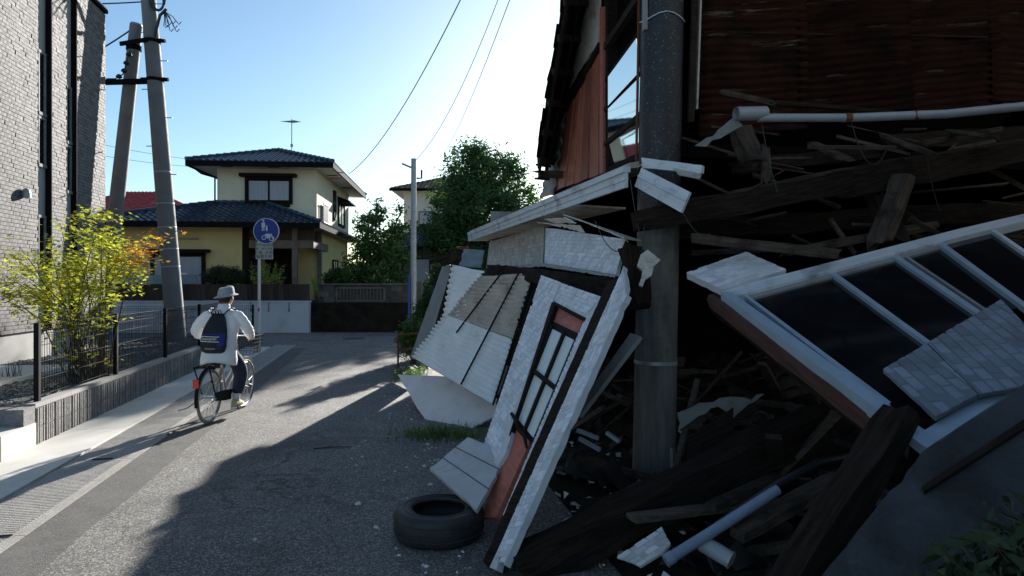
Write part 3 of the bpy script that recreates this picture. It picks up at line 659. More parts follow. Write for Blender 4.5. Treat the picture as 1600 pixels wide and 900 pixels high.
# downpipes
m = MB(); m.tube([XF[yh.name]@V(p) for p in ((-4.6,-.7,5.22), (-4.35,-.45,5.0), (-3.97,-.06,4.9), (-3.97,-.06,3.8))], .035, 8); m.build('downpipe', M['black'], yh)
m = MB(); m.tube([XF[yh.name]@V(p) for p in ((-4.2,-1.2,2.4), (-5.5,-1.2,2.4), (-6.9,-1.16,2.3), (-6.95,-1.16,0))], .025, 6); m.build('downpipe', M['pvc'], yh)
# antenna
m = MB(); a = XF[yh.name]@V((-1.7, 3.0, 6.3)); m.tube([a, a+V((0,0,1.75))], .02, 6)
m.tube([a+V((-.1,-.25,1.6)), a+V((.1,.35,1.68))], .012, 4)
for k in range(7): q = a+V((-.1,-.25,1.6)).lerp(V((.1,.35,1.68)), k/6); m.tube([q+V((-.35+.02*k,.1,0)), q+V((.35-.02*k,-.1,0))], .009, 4)
m.tube([a+V((0,0,.5)), a+V((.0,0,.62))], .06, 8)
m.build('roof_antenna', M['steel'], label='thin television antenna on the upper dark tile roof', cat='antenna')
# carport roof and side shed left of the house
cp = empty('lean_to_shed', V((-14.6, 25.6, 1)), 0, 'small lean-to with grey roof left of the yellow house', 'shed')
m = MB(); m.prism([(-17.0,25.2,2.75),(-13.6,25.2,2.45),(-13.6,27.2,2.55),(-17.0,27.2,2.85)], (0,0,.08)); m.build('roof', M['tinblue'], cp, fix=True)
for x in (-16.8, -15.9, -15.2, -13.75): m = MB(); m.box(x-.06, x+.06, 25.3, 25.42, .9, 2.5); m.build('post', M['white'], cp)
m = MB(); m.box(-17, -13.65, 27.1, 27.2, .9, 2.7); m.build('back_wall', M['yellow'], cp)

# ------------------------------------------------------------------ end of the street: retaining wall, board fence, dark block wall
yd = MB(); yd.box(-40, 6, 22.95, 44, -.2, 1.0); yd.build('house_yard', M['earth'], kind='structure')
rw = empty('retaining_wall', V((-9.6, 22.8, 0)), 0, 'white rendered retaining wall below the board fence', 'wall')
m = MB(); m.box(-22, -6.93, 22.7, 22.92, -.1, 1.04); m.build('rendered_face', M['whitewall'], rw)
m = MB(); m.box(-22.05, -6.90, 22.67, 22.95, 1.042, 1.09); m.build('coping', M['whitewall'], rw)
for x in (-9.6, -8.9, -8.3, -7.6): m = MB(); m.tube([(x,22.68,.8),(x,22.68,1.04)], .012, 5); m.tube([(x-.02,22.68,.72),(x+.02,22.69,.8)], .02, 5); m.build('weep_pipe', M['darkblock'], rw)
bf = empty('board_fence', V((-10.5, 22.85, 1.09)), 0, 'dark weathered vertical board fence on the white retaining wall', 'fence'); rr = random.Random(8)
m = MB(); m.box(-.085, .085, -.012, .012, 0, .55); me = m.mesh('board', M['fencewood'])
for k in range(84):
    inst('board', me, bf, Matrix.Translation((-21.8+k*.178, 22.82+rr.uniform(-.008,.008), 1.10+rr.uniform(0,.012)))@Matrix.Rotation(rr.uniform(-.012,.012), 4, 'Y'))
for z in (1.2, 1.5): m = MB(); m.box(-21.9, -6.95, 22.85, 22.89, z, z+.06); m.build('rail', M['fencewood'], bf)
lg = empty('fence_box', V((-13.3, 22.8, 1.6)), 0, 'pale blue grey panel strip with boxes behind the board fence', 'panel')
m = MB(); m.box(-14.6, -10.9, 22.98, 23.06, 1.0, 1.98); m.build('panel_sheet', M['tinblue'], lg)
m = MB(); m.box(-11.9, -11.5, 22.9, 22.97, 1.75, 1.9); m.build('meter_box', M['black'], lg)
m = MB(); m.box(-12.0, -11.3, 22.95, 23.15, 1.985, 2.05); m.build('cover', M['white'], lg)
dw = empty('dark_block_wall', V((-5.5, 24, 0)), 0, 'dark mossy concrete block wall at the end of the street', 'wall')
m = MB(); m.box(-6.88, -3.6, 23.62, 23.78, -.1, 1.62); m.build('core', M['darkblock'], dw)
m = MB(); m.box(.004, .394, -.03, .03, .004, .194); me = m.mesh('block', M['darkblock'])
for j in range(8):
    for i in range(9):
        x = -6.88+i*.4-(j % 2)*.2
        if x < -6.9 or x+.4 > -3.55: continue
        if 5 <= j <= 7 and -6.3 < x < -4.45: continue
        inst('block', me, dw, Matrix.Translation((x, 23.6, j*.2)))
m = MB(); m.box(-6.9, -3.58, 23.54, 23.8, 1.622, 1.68); m.build('coping', M['darkblock'], dw)
gl = MB(); 
for k in range(15): gl.box(-6.2+k*.118, -6.18+k*.118, 23.55, 23.57, 1.08, 1.5)
gl.box(-6.24,-4.5,23.54,23.58,1.5,1.54); gl.box(-6.24,-4.5,23.54,23.58,1.04,1.08); gl.box(-6.24,-6.2,23.54,23.58,1.04,1.54); gl.box(-4.52,-4.48,23.54,23.58,1.04,1.54)
gl.build('railing', M['porchwood'], dw)
m = MB(); m.box(-3.5, -3.2, 23.6, 23.9, -.1, 1.75); m.build('gate_post', M['darkblock'], label='dark concrete gate post right of the mossy block wall', cat='gate post')
m = MB(); m.box(-3.18, 4, 24.1, 24.3, -.1, 1.3); m.build('garden_wall', M['darkblock'], label='low dark garden wall behind the steel pole', cat='wall')
# far houses
def simple_house(name, label, x0, x1, y0, y1, h0, h1, wall, roof, rise, ov=.6, wins=()):
    t = empty(name, V(((x0+x1)/2, (y0+y1)/2, h0)), 0, label, 'house')
    m = MB(); m.box(x0, x1, y0, y1, h0-.3, h1); m.build('wall', wall, t)
    m = MB(); m.box(x0-ov, x1+ov, y0-ov, y1+ov, h1+.002, h1+.03); m.build('soffit', M['soffit'], t)
    A_, B_, C_, D_ = V((x0-ov,y0-ov,h1+.08)), V((x1+ov,y0-ov,h1+.08)), V((x1+ov,y1+ov,h1+.08)), V((x0-ov,y1+ov,h1+.08)); k = min(x1-x0, y1-y0)/2+ov
    ym = (y0+y1)/2; R0_, R1_ = V((x0-ov+k*.9, ym, h1+rise)), V((x1+ov-k*.9, ym, h1+rise))
    m = MB(); tiled(m, A_, B_, R1_, R0_, pitch=.3, course=.3, wave=.05); tiled(m, D_, A_, R0_, R0_, pitch=.3, course=.3, wave=.05); tiled(m, B_, C_, R1_, R1_, pitch=.3, course=.3, wave=.05); tiled(m, C_, D_, R0_, R1_, pitch=.3, course=.3, wave=.05)
    m.build('roof', roof, t, smooth=True)
    m = MB(); m.box(x0-ov-.05, x1+ov+.05, y0-ov-.05, y0-ov-.002, h1-.08, h1+.09); m.build('fascia', M['black'], t)
    for (a, b, c, d) in wins:
        m = MB(); m.box(a-.06, b+.06, y0-.06, y0-.002, c-.06, d+.06); w_ = m.build('window', M['black'], t); m = MB(); m.box(a, b, y0-.075, y0-.062, c, d); m.build('pane', M['curtain'], w_)
    return t
simple_house('brown_tile_house', 'cream upper storey house with brown tile roof behind metal pole', -6.9, -1.5, 42.5, 50, 1, 7.55, M['soffit'], M['tilebrown'], 1.5, .75, [(-5.9,-5.0,5.0,6.2)])
simple_house('dark_roof_house', 'low dark roofed house front between bright tree and pole', -6.6, -.5, 37, 41, 1, 3.6, M['darkblock'], M['tileblue'], 1.6, .6, [(-5.4,-4.6,1.7,3.0)])
simple_house('red_roof_house', 'distant house with red tile roof behind the utility poles', -33.5, -25.6, 50, 56, 1, 6.95, M['whitewall'], M['tilered'], 2.0, .5)

def wire(name, label, pts, r, sag=0, n=14):
    a, b = V(pts[0]), V(pts[1]); m = MB(); m.tube([a.lerp(b, i/n)+V((0,0,-sag*4*(i/n)*(1-i/n))) for i in range(n+1)], r, 5)
    return m.build(name, M['hose'], label=label, cat='wire')
# ------------------------------------------------------------------ collapsed house on the right
FR = 2.45
FP = Plane(W(FR, 0, 0), W(FR, 10, 0), W(FR, 5, 3))
ch = empty('collapsed_house', W(5, 9), RZ, 'collapsed old timber house with hanging upper storey on the right', 'house')
def hbox(name, r0, r1, s0, s1, h0, h1, mt, parent=ch, **k):
    m = MB(); wbox(m, r0, r1, s0, s1, h0, h1); return m.build(name, mt, parent, **k)
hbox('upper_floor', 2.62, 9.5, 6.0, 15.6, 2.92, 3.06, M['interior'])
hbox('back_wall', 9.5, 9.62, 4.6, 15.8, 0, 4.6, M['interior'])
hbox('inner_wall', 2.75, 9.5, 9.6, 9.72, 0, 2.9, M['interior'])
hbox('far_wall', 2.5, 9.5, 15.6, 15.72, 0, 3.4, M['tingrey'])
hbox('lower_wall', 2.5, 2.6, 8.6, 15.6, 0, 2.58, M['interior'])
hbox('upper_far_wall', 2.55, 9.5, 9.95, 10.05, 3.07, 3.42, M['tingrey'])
m = MB(); m.prism([W(2.03,5.3,2.66), W(2.03,15.95,2.9), W(9.6,15.95,4.6), W(9.6,10.25,4.4), W(2.46,10.25,2.86), W(2.46,5.3,2.74)], (0,0,.05)); m.build('lean_to_roof', M['tinold'], ch, fix=True)
# main roof with rake overhang
O0, O1 = P(841,249,8.79), P(881,0,7.54); I0, I1 = P(864,254,9.79), P(919,0,8.12); KX = 1.62
OE, IE = O0+(O1-O0)*KX, I0+(I1-I0)*KX; rt = RT*7.1
ov = lambda t, q: O0.lerp(OE, t).lerp(I0.lerp(IE, t), q)
m = MB(); nO = 10
for k in range(nO): a_, b_ = k/nO, (k+1)/nO; m.prism([ov(a_,0), ov(b_,0), ov(b_,1), ov(a_,1)], (0,0,.04))
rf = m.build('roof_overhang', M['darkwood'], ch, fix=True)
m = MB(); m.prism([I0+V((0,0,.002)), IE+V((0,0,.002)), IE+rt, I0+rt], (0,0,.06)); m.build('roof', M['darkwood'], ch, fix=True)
m = MB(); m.prism([IE+V((0,0,.065)), IE+rt+V((0,0,.065)), IE+rt-D*2.6-V((0,0,.75)), IE-D*2.6-V((0,0,.75))-RT*.2], (0,0,.05)); m.build('unseen_shade_roof', M['darkwood'], ch, fix=True)  # out-of-view slope added to shade the rubble from the upper sky
hbox('unseen_sky_blocker', 2.75, 9.5, -7, 1.5, 0, 6.8, M['tingrey'])  # unseen block added to keep skylight off the rubble
rr = random.Random(5)
for k in range(16):
    m = MB(); a_, b_ = k/16-.008, (k+1)/16+.008; e0, e1 = rr.uniform(0,.16), rr.uniform(0,.16); u_ = V((0,0,.045+.02*(k % 2)))
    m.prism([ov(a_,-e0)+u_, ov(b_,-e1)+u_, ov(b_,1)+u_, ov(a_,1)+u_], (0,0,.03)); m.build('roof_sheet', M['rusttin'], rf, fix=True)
for k in range(8):
    t = .015+k/8.2; m = MB(); m.bar(ov(t,.03)-V((0,0,.05)), ov(t,1.0)-V((0,0,.05)), .06, .08); m.build('purlin', M['rubwood2'], rf)
m = MB(); m.bar(ov(-.01,.07)-V((0,0,.1)), ov(1,.07)-V((0,0,.1)), .03, .13); m.build('barge_board', M['rubwood'], rf)
m = MB(); m.bar(ov(-.01,.55)-V((0,0,.1)), ov(1,.55)-V((0,0,.1)), .04, .05); m.build('batten', M['rubwood'], rf)
for k in range(3):
    a = ov(-.02*(k+1),0)+V((0,0,-.01-.035*k)); m = MB(); m.bar(a, a+(I0-O0)*.8, .05, .03); m.build('rafter_tail', M['rubwood2'], rf)
a = P(842,272,9.2); m = MB(); m.bar(a, a+RT*.6, .12, .09); m.build('rafter_tail', M['rubwood2'], rf)
# facade of the upper storey
FA = lambda u, v, off=0: FP.at(u, v, off)
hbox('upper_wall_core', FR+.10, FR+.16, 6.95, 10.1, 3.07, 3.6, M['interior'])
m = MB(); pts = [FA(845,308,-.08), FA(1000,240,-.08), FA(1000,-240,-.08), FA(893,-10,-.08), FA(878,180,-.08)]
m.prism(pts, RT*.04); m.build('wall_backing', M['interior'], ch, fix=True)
bu = [861,873,884,896,907,920,936]; tu = [883,891,900,909,917,925,936.5]
for i in range(6):
    g = 1.3; tv = lambda u: 170-(u-883)*1.9
    bv = lambda u: 300-(u-861)*.36
    q = [FA(bu[i]+g, bv(bu[i])), FA(bu[i+1], bv(bu[i+1])), FA(tu[i+1], tv(tu[i+1])+(i*5 % 7)-3), FA(tu[i]+g, tv(tu[i])+(i*5 % 7)-3)]
    m = MB(); m.prism([p-RT*(.009*((i*2) % 3)) for p in q], RT*.025); m.build('plank', M['redboard'], ch, fix=True)
panel('corner_stud', [FA(936.5,272,.06), FA(942,270,.06), FA(942,10,.06), FA(937,12,.06)], .12, M['redboard'], ch)
panel('wall_sheet', [FA(905,110,.02), FA(934,68,.02), FA(940,-60,.02), FA(921,-60,.02), FA(903,73,.02)], .02, M['board'], ch, rag=0.012)
panel('wall_sheet', [FA(889,138,.015), FA(904,112,.015), FA(904.5,55,.015), FA(898,90,.015)], .02, M['board'], ch, rag=0.012)
panel('lath', [FA(881,176,.05), FA(935,74,.05), FA(934,66,.05), FA(880,166,.05)], .05, M['rubwood'], ch)
corrugated('side_sheet', [FA(845,310,.03), FA(866,303,.03), FA(876,186,.03), FA(885,170,.03)], 6, .02, M['tingrey'], ch, along=3)
wn = panel('window_post', [FA(942,270,.03), FA(950,267,.03), FA(950,-80,.03), FA(943,-60,.03)], .12, M['rubwood'], ch)
for (u0,v0,u1,v1,t) in ((942,80,994,2,13),(945,128,997,58,9),(944,175,1003,119,9),(943,228,1004,180,8),(946,270,1006,243,9)):
    panel('window_bar', [FA(u0,v0,.05), FA(u1,v1,.05), FA(u1,v1-t,.05), FA(u0,v0-t*.75,.05)], .06, M['rubwood2'] if t != 9 else M['darkwood'], ch)
wf = panel('window_post', [FA(1001,246,.03), FA(1014,244,.03), FA(1012,-80,.03), FA(992,-80,.03)], .1, M['darkwood'], ch)
GP = Plane(W(FR,0,2.9), W(FR,10,2.9), W(FR-.13,5,3.9))
for q in ([(950,120),(994,60),(999,112),(950,165)], [(950,170),(1000,120),(1001,172),(950,220)], [(950,226),(1001,182),(1002,238),(950,263)]):
    panel('pane', [GP.at(u,v,-.02) for u, v in q], .006, M['glass'], ch)
# fascia and gutter along the street
def FL(t, r=2.0, dh=0): return W(r, 5.28+(15.9-5.28)*t, 2.50+.2*t+dh)
tt = lambda u: (1040*2.0/D.y/(u-600)+(-.0))  # distance along the view axis
def tpx(u): return ((2.0*F/D.y/(u-600))-.189*2.0)/D.y
def seg(u): return (tpx(u)-5.28)/(15.9-5.28)
cuts = [1.0, seg(771), seg(852), 0.0]
for k in range(3):
    a, b = cuts[k]-(.0015 if k else 0), cuts[k+1]+.0015; m = MB()
    for (r0, r1, z0, z1) in ((1.985,2.01,0,.125),(1.965,2.03,.127,.175),(1.975,2.0,.06,.075)):
        A_ = [FL(a,r0,z0), FL(a,r1,z0), FL(a,r1,z1+.03*a), FL(a,r0,z1+.03*a)]; B_ = [FL(b,r0,z0), FL(b,r1,z0), FL(b,r1,z1+.03*b), FL(b,r0,z1+.03*b)]
        m.add(A_+B_, [(0,1,2,3),(7,6,5,4),(0,4,5,1),(1,5,6,2),(2,6,7,3),(3,7,4,0)])
    bb = m; M0 = frame3(FL(a), FL(b)-FL(a), RT); Mi = M0.inverted(); bb.v = [Mi@p for p in bb.v]; bb.build('fascia', M['fascia'], ch, M=M0)
m = MB(); m.prism([FL(1,2.01,.0), FL(.16,2.01,.005), FL(.12,2.46,-.06), FL(1,2.46,.02)], (0,0,.02)); m.build('soffit', M['board'], ch, fix=True)
panel('soffit_board', [P(880,334,6.6), P(1003,376,5.5), P(975,371,5.35), P(913,363,6.2)], .012, M['board'], ch, rag=0.012)
panel('soffit_board', [P(838,347,7.9), P(905,352,6.6), P(913,364,6.5), P(850,350,7.6)], .01, M['board'], ch, rag=0.012)
panel('soffit_board', [P(850,343,7.6), P(882,340,6.8), P(900,349,6.6), P(868,349,7.3)], .01, M['boardpink'], ch, rag=0.012)
panel('corner_flashing', [P(1002,246,5.30), P(1097,258,5.0), P(1096,270,5.0), P(1002,262,5.28)], .05, M['fascia'], ch, rag=0.003)
panel('corner_flashing', [P(1052,262,5.12), P(1094,271,5.0), P(1093,280,5.05), P(1060,274,5.15)], .03, M['fascia'], ch, rag=0.003)
hp = [P(1002,262,5.26), P(1078,300,4.95), P(1064,332,4.98), P(991,291,5.28)]
panel('hanging_gutter', hp, .03, M['fascia'], ch)
a = [hp[0].lerp(hp[3], .45), hp[1].lerp(hp[2], .42)]; m = MB(); m.tube([a[0]+V((0,-.01,0)), a[1]+V((0,-.01,0))], .012, 6); m.build('gutter_lip', M['fascia'], ch)
# tile clad band below the fascia
BP = Plane(W(2.32,0,0), W(2.32,10,0), W(2.42,5,3)); b = lambda u, v, o=0: BP.at(u, v, o)
panel('tile_panel', [b(760,419), b(848,413), b(851,352), b(765,378)], .03, M['siding2'], ch, relief='mosaic', unit=.07, seed=3, rag=0.008)
BQ = Plane(P(853,356,9.0), P(978,373,5.7), P(962,430,5.5)); b = lambda u, v, o=0: BQ.at(u, v, o)
panel('tile_panel', [b(851,412), b(962,430), b(978,374), b(872,358), b(853,356)], .03, M['siding'], ch, relief='mosaic', unit=.045, seed=4, rag=0.008)
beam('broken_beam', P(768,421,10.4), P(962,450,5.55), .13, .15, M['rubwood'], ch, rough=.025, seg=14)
beam('broken_beam', P(840,428,8.2), P(962,470,5.6), .1, .12, M['rubwood2'], ch, rough=.02, seg=10)
panel('tin_flashing', [b(772,418,.05), b(845,410,.05), b(962,429,.05), b(960,434,.05), b(845,416,.06), b(775,424,.05)], .004, M['tingrey'], ch, rag=0.01)
# rusty corrugated wall facing the camera
RP = Plane(W(2.62,5.92,0), W(7,5.92,0), W(2.62,5.92,3)); b = lambda u, v, o=0: RP.at(u, v, o)
for k, (u0, u1, v0, v1, tl, o_) in enumerate(((1092,1262,216,196,6,.02), (1250,1425,192,176,-5,.045), (1412,1560,182,160,4,.02), (1548,1700,160,172,-3,.05))):
    corrugated('rusty_sheet', [b(u0,v0,o_), b(u1,v1+tl,o_+.015), b(u0-8,-170,o_-.015), b(u1-4,-170,o_+.02)], 30, .017, M['rusttin'], ch, along=8, seed=4+k*3, dent=.022, ragged=.012)
panel('wall_batten', [b(1086,-120,.10), b(1096,-120,.10), b(1096,58,.07), b(1108,62,.07)][:2]+[b(1085,190,.09), b(1076,190,.09)], .03, M['rubwood2'], ch)
panel('wall_batten', [b(1098,-120,.085), b(1101,-120,.085), b(1091,170,.075), b(1088,170,.075)], .03, M['board'], ch)
beam('wall_rail', b(1100,50,.035), b(1560,58,.035), .012, .02, M['rubwood'], ch, rough=.004)
beam('broken_lath', P(1125,143,5.9), P(1210,162,5.8), .03, .05, M['rubwood2'], ch, rough=.012, ragged=.04)
beam('broken_lath', P(1205,160,5.8), P(1400,176,5.9), .03, .035, M['rubwood'], ch, rough=.012, ragged=.04)
panel('tin_patch', [b(1578,110,.03), b(1660,85,.03), b(1660,160,.03), b(1566,168,.03)], .006, M['tingrey'], ch)
# floor timbers of the hanging storey
T = [(1000,345,5.25,1330,285,5.4,.14,.17,'rubwood'), (1300,292,5.4,1640,228,5.6,.15,.2,'rubwood'), (1060,322,5.4,1330,268,5.7,.08,.07,'rubwood2'),
     (1330,268,5.8,1660,215,6.0,.08,.08,'rubwood'), (1150,262,6.0,1420,232,6.1,.1,.12,'rubwood'), (1380,225,6.0,1660,205,6.2,.12,.14,'rubwood'),
     (1030,360,5.9,1600,330,6.3,.16,.18,'rubwood'), (1160,206,5.5,1177,252,5.3,.16,.12,'rubwood2'), (1196,228,5.3,1196,284,5.25,.06,.05,'rubwood2'),
     (1272,225,5.6,1325,250,5.1,.1,.03,'rubwood2'), (1385,215,5.5,1455,240,5.2,.12,.04,'rubwood2'), (1480,205,5.6,1560,215,5.3,.12,.03,'rubwood2'),
     (1352,278,5.6,1408,385,5.2,.13,.1,'rubwood'), (1412,276,5.3,1372,382,5.1,.14,.1,'rubwood2'), (1225,395,5.1,1460,352,5.4,.08,.06,'rubwood2')]
for u0,v0,z0,u1,v1,z1,w_,h_,mm in T: beam('broken_timber', P(u0,v0,z0), P(u1,v1,z1), w_, h_, M[mm], ch, rough=.014, seg=10, ragged=.03)
m = MB(); rg = random.Random(52)
for k in range(40):
    u, v = rg.uniform(1070,1640), rg.uniform(195,400); z = rg.uniform(5.2,6.1); c = P(u, v, z); a = rg.gauss(-.12,.35); ln = rg.uniform(.08,.5)
    d = V((math.cos(a), rg.uniform(-.4,.4), math.sin(a))).normalized()*ln; m.bar(c-d, c+d, rg.uniform(.008,.045), rg.uniform(.006,.03), up=(rg.uniform(-1,1),rg.uniform(-1,1),.3), t=rg.random())
m.build('splintered_laths', M['rubwood2'], ch, kind='stuff')
panel('tin_flashing', [P(1085,228,5.3), P(1148,182,5.05), P(1160,196,5.05), P(1100,233,5.2)], .006, M['tingrey'], ch, rag=0.01)
# drain pipe hanging under the wall
pp = empty('drain_pipe', P(1350,182,4.95), 0, 'long grey plastic drain pipe hanging across the rusty wall', 'pipe')
m = MB(); m.tube([P(1185,184,5.02), P(1330,184,4.95), P(1480,178,4.85), P(1560,170,4.8), P(1680,158,4.75)], .032, 12); m.build('pipe', M['pvc'], pp, smooth=True)
m = MB()
o_ = [P(1150,178,4.98), P(1196,177,5.03)]; d_ = (o_[1]-o_[0]).normalized()
m.tube([o_[0], o_[1]], .053, 16, cap=False); m.tube([o_[0]-d_*.0, o_[1]], .043, 16, cap=False); m.tube([o_[1]-d_*.03, o_[1]+d_*.001], .05, 16); m.build('socket', M['pvc'], pp, smooth=True)
for u in (1325, 1432): m = MB(); q = P(u, 184-(u-1325)*.035, 4.95-(u-1325)*.0006); m.tube([q-V((.022,0,0)), q+V((.022,0,0))], .035, 12); m.build('pipe_strap', M['rust'], pp, smooth=True)

# ------------------------------------------------------------------ near pole with black wrap
pb = P(1021,757,5.62); pb.z = 0; pt = P(1035,0,5.62); ax = (pt-V((pb.x,pb.y,0))); top = V((pb.x,pb.y,0))+ax*(9.0/ax.z)
up = empty('utility_pole', pb, 0, 'thick near utility pole, grey below and black wrapped above, inside debris', 'utility pole')
pos = lambda h: pb+(top-pb)*(h/9.0)
m = MB(); m.tube([pos(-.1), pos(1.2), pos(2.3)], [.178,.176,.174], 28); m.build('shaft', M['nearpole'], up, smooth=True)
m = MB(); m.tube([pos(1.02), pos(1.05)], .181, 28); m.build('steel_band', M['steel'], up, smooth=True)
m = MB(); m.tube([pos(2.24+.25*k) for k in range(28)], [.176+.003*math.sin(k*2.3) for k in range(28)], 28); m.build('black_wrap', M['wrap'], up, smooth=True)
m = MB(); q = pos(3.9); m.tube([q+V((math.cos(a)*.185, math.sin(a)*.185, .02*math.sin(a*3))) for a in [k*math.pi/10 for k in range(20)]], .006, 5, closed=True); m.build('tie_wire', M['bluewhite'], up)
m = MB(); q = pos(2.68); m.tube([q+V((math.cos(a)*.183, math.sin(a)*.183, .02*math.sin(a*2)-.01)) for a in [k*math.pi/10 for k in range(20)]], .005, 5, closed=True); m.build('tie_wire', M['board'], up)
c = pos(4.0)+V((-.165,-.07,0)); m = MB(); m.box(c.x-.012, c.x+.02, c.y-.04, c.y+.03, 3.8, 4.6); m.build('number_plate', M['tingrey'], up)
m = MB(); m.tube([pos(2.7)+V((-.19,.03,0)), pos(4.6)+V((-.19,.03,0))], .012, 6); m.build('ground_wire', M['rust'], up)
m = MB(); m.tube([P(1049,700,5.42), P(1051,640,5.42), P(1050,752,5.42)][::2], .014, 6); m.build('conduit', M['pvc'], up)

# ------------------------------------------------------------------ leaning tile clad wall with its red door
A_ = G(770,890); A_.z = .012; C_ = P(985,432,4.9); D_ = P(845,430,6.6); LP = Plane(A_, C_, D_); L_ = lambda u, v, o=0: LP.at(u, v, o)
lw = empty('leaning_wall', V((A_.x, A_.y, 0)), 0, 'grey tile clad wall section with red door leaning over the road', 'wall section')
panel('siding_strip', [L_(846,430), L_(876,441), L_(862,480), L_(790,708), L_(772,740), L_(740,742)], .05, M['siding'], lw, relief='mosaic', unit=.036, seed=11, rag=0.012)
panel('siding_strip', [L_(877,442), L_(940,464), L_(913,498), L_(865,474)], .05, M['siding'], lw, relief='mosaic', unit=.036, seed=12, rag=0.012)
panel('siding_strip', [L_(914,498), L_(941,464), L_(948,462), L_(838,712), L_(798,805), L_(786,806)], .05, M['siding'], lw, relief='mosaic', unit=.036, seed=13, rag=0.012)
panel('dark_stud', [L_(949,440,.02), L_(969,432,.02), L_(768,888,.01), L_(748,890,.01)], .10, M['rubwood'], lw, rag=0.006)
panel('siding_strip', [L_(970,428,.03), L_(974,415,.03), L_(980,460,.03), L_(876,690,.03), L_(790,884,.02), L_(783,868,.02), L_(779,892,.015), L_(769,889,.01)], .045, M['siding'], lw, relief='mosaic', unit=.036, seed=14, convex=[L_(970,428,.03), L_(980,460,.03), L_(792,880,.02), L_(772,880,.02)], rag=0.012)
panel('back_brace', [L_(985,520,-.25), L_(1000,525,-.25), L_(905,650,-.25), L_(893,648,-.25)], .03, M['tingrey'], lw)
dr = panel('door', [L_(866,475,-.03), L_(912,499,-.03), L_(826,694,-.03), L_(775,808,-.03), L_(752,808,-.03), L_(796,690,-.03)], .035, M['reddoor'], lw)
panel('door_frame', [L_(862,472,.012), L_(868,474,.012), L_(800,668,.012), L_(795,680,.012)], .05, M['rubwood'], lw)
panel('door_frame', [L_(864,470,.014), L_(914,496,.014), L_(912,501,.014), L_(866,476,.014)], .05, M['darkwood'], lw)
gl_ = [(862,508),(900,527),(832,690),(804,655)]
lerp2 = lambda a, b, t: (a[0]+(b[0]-a[0])*t, a[1]+(b[1]-a[1])*t)
q4 = lambda s, t: lerp2(lerp2(gl_[0], gl_[1], s), lerp2(gl_[3], gl_[2], s), t)
panel('glazing_recess', [L_(*q4(-.08,-.04),-.024), L_(*q4(1.08,-.04),-.024), L_(*q4(1.05,1.02),-.024), L_(*q4(-.08,1.03),-.024)], .005, M['darkwood'], dr)
for (s0, s1, t0, t1) in ((.04,.44,.03,.46),(.56,.96,.03,.46),(.04,.44,.51,.97),(.56,.96,.51,.97)):
    panel('pane', [L_(*q4(s0,t0),-.018), L_(*q4(s1,t0),-.018), L_(*q4(s1,t1),-.018), L_(*q4(s0,t1),-.018)], .005, M['frosted'], dr)
for (s0, s1, t0, t1, o) in ((.46,.54,0,1,.0),(0,1,.465,.505,.005),(-.06,.02,0,1,-.003),(.98,1.05,0,1,-.004)):
    panel('glazing_bar', [L_(*q4(s0,t0),o), L_(*q4(s1,t0),o), L_(*q4(s1,t1),o), L_(*q4(s0,t1),o)], .018, M['darkwood'], dr)
m = MB(); m.tube([L_(799,646,.012), L_(806,656,.016), L_(810,672,.014), L_(820,682,.016), L_(823,700,.012)], [.012,.016,.012,.016,.008], 6); m.build('torn_strip', M['rubwood'], dr)
# plaster chunk and insulation at the broken corner
panel('plaster_chunk', [P(1001,398,5.05), P(1012,390,5.05), P(1032,406,5.02), P(1018,432,5.05), P(1003,452,5.1), P(997,450,5.12), P(1003,425,5.1), P(995,418,5.1)], .06, M['board'], label='torn white plaster chunk stuck at the broken wall corner by the pole', cat='plaster', rag=0.02)
beam('hanging_timber', P(985,385,5.3), P(1000,480,5.2), .16, .12, M['rubwood'], rough=.04, label='ragged brown timber stub hanging behind the white plaster chunk', cat='timber')
# ------------------------------------------------------------------ fallen corrugated wall
CPn = Plane(P(648,562,9.0), P(775,632,7.5), P(830,430,8.2)); c_ = lambda u, v, o=0: CPn.at(u, v, o)
cw = empty('fallen_corrugated_wall', G(740,660), 0, 'fallen white and stained corrugated sheets with dark battens leaning on the house', 'wall section')
corrugated('white_sheet', [c_(644,558), c_(770,633), c_(696,488), c_(803,526)], 13, .02, M['tin'], cw, along=10, dent=.012, ragged=.012)
corrugated('stained_sheet', [c_(700,492,.015), c_(803,530,.015), c_(749,431,.015), c_(835,426,.015)], 12, .02, M['tinold'], cw, along=10, dent=.012, seed=8, ragged=.02)
corrugated('white_sheet', [c_(690,505,-.02), c_(722,492,-.02), c_(706,414,-.02), c_(757,424,-.02)], 10, .018, M['tin'], cw, along=5, dent=.008, seed=5, ragged=.02)
for a, b_ in (((713,520),(783,427)), ((720,601),(810,427)), ((770,633),(835,427)), ((776,632),(842,429))):
    n = 7; m = MB(); m.tube([c_(a[0]+(b_[0]-a[0])*k/n, a[1]+(b_[1]-a[1])*k/n, .03) for k in range(n+1)], .012, 5); m.build('batten', M['rubwood'], cw)
m = MB(); m.prism([c_(778,632,-.02), c_(840,428,-.02), c_(840,428,-.5), c_(800,600,-.4)], D*.03); m.build('side_shade', M['rubwood'], cw, fix=True)  # dark sheet standing in for the shadow at the side of the sheets
wb = Plane(G(662,655), G(738,669), P(621,585,9.4))
panel('white_board', [wb.at(621,585), wb.at(652,638), wb.at(664,655), wb.at(738,669), wb.at(790,640), wb.at(760,600), wb.at(700,588)], .02, M['boardpink'], label='dusty white board lying at the foot of the corrugated sheets', cat='board', rag=0.008)
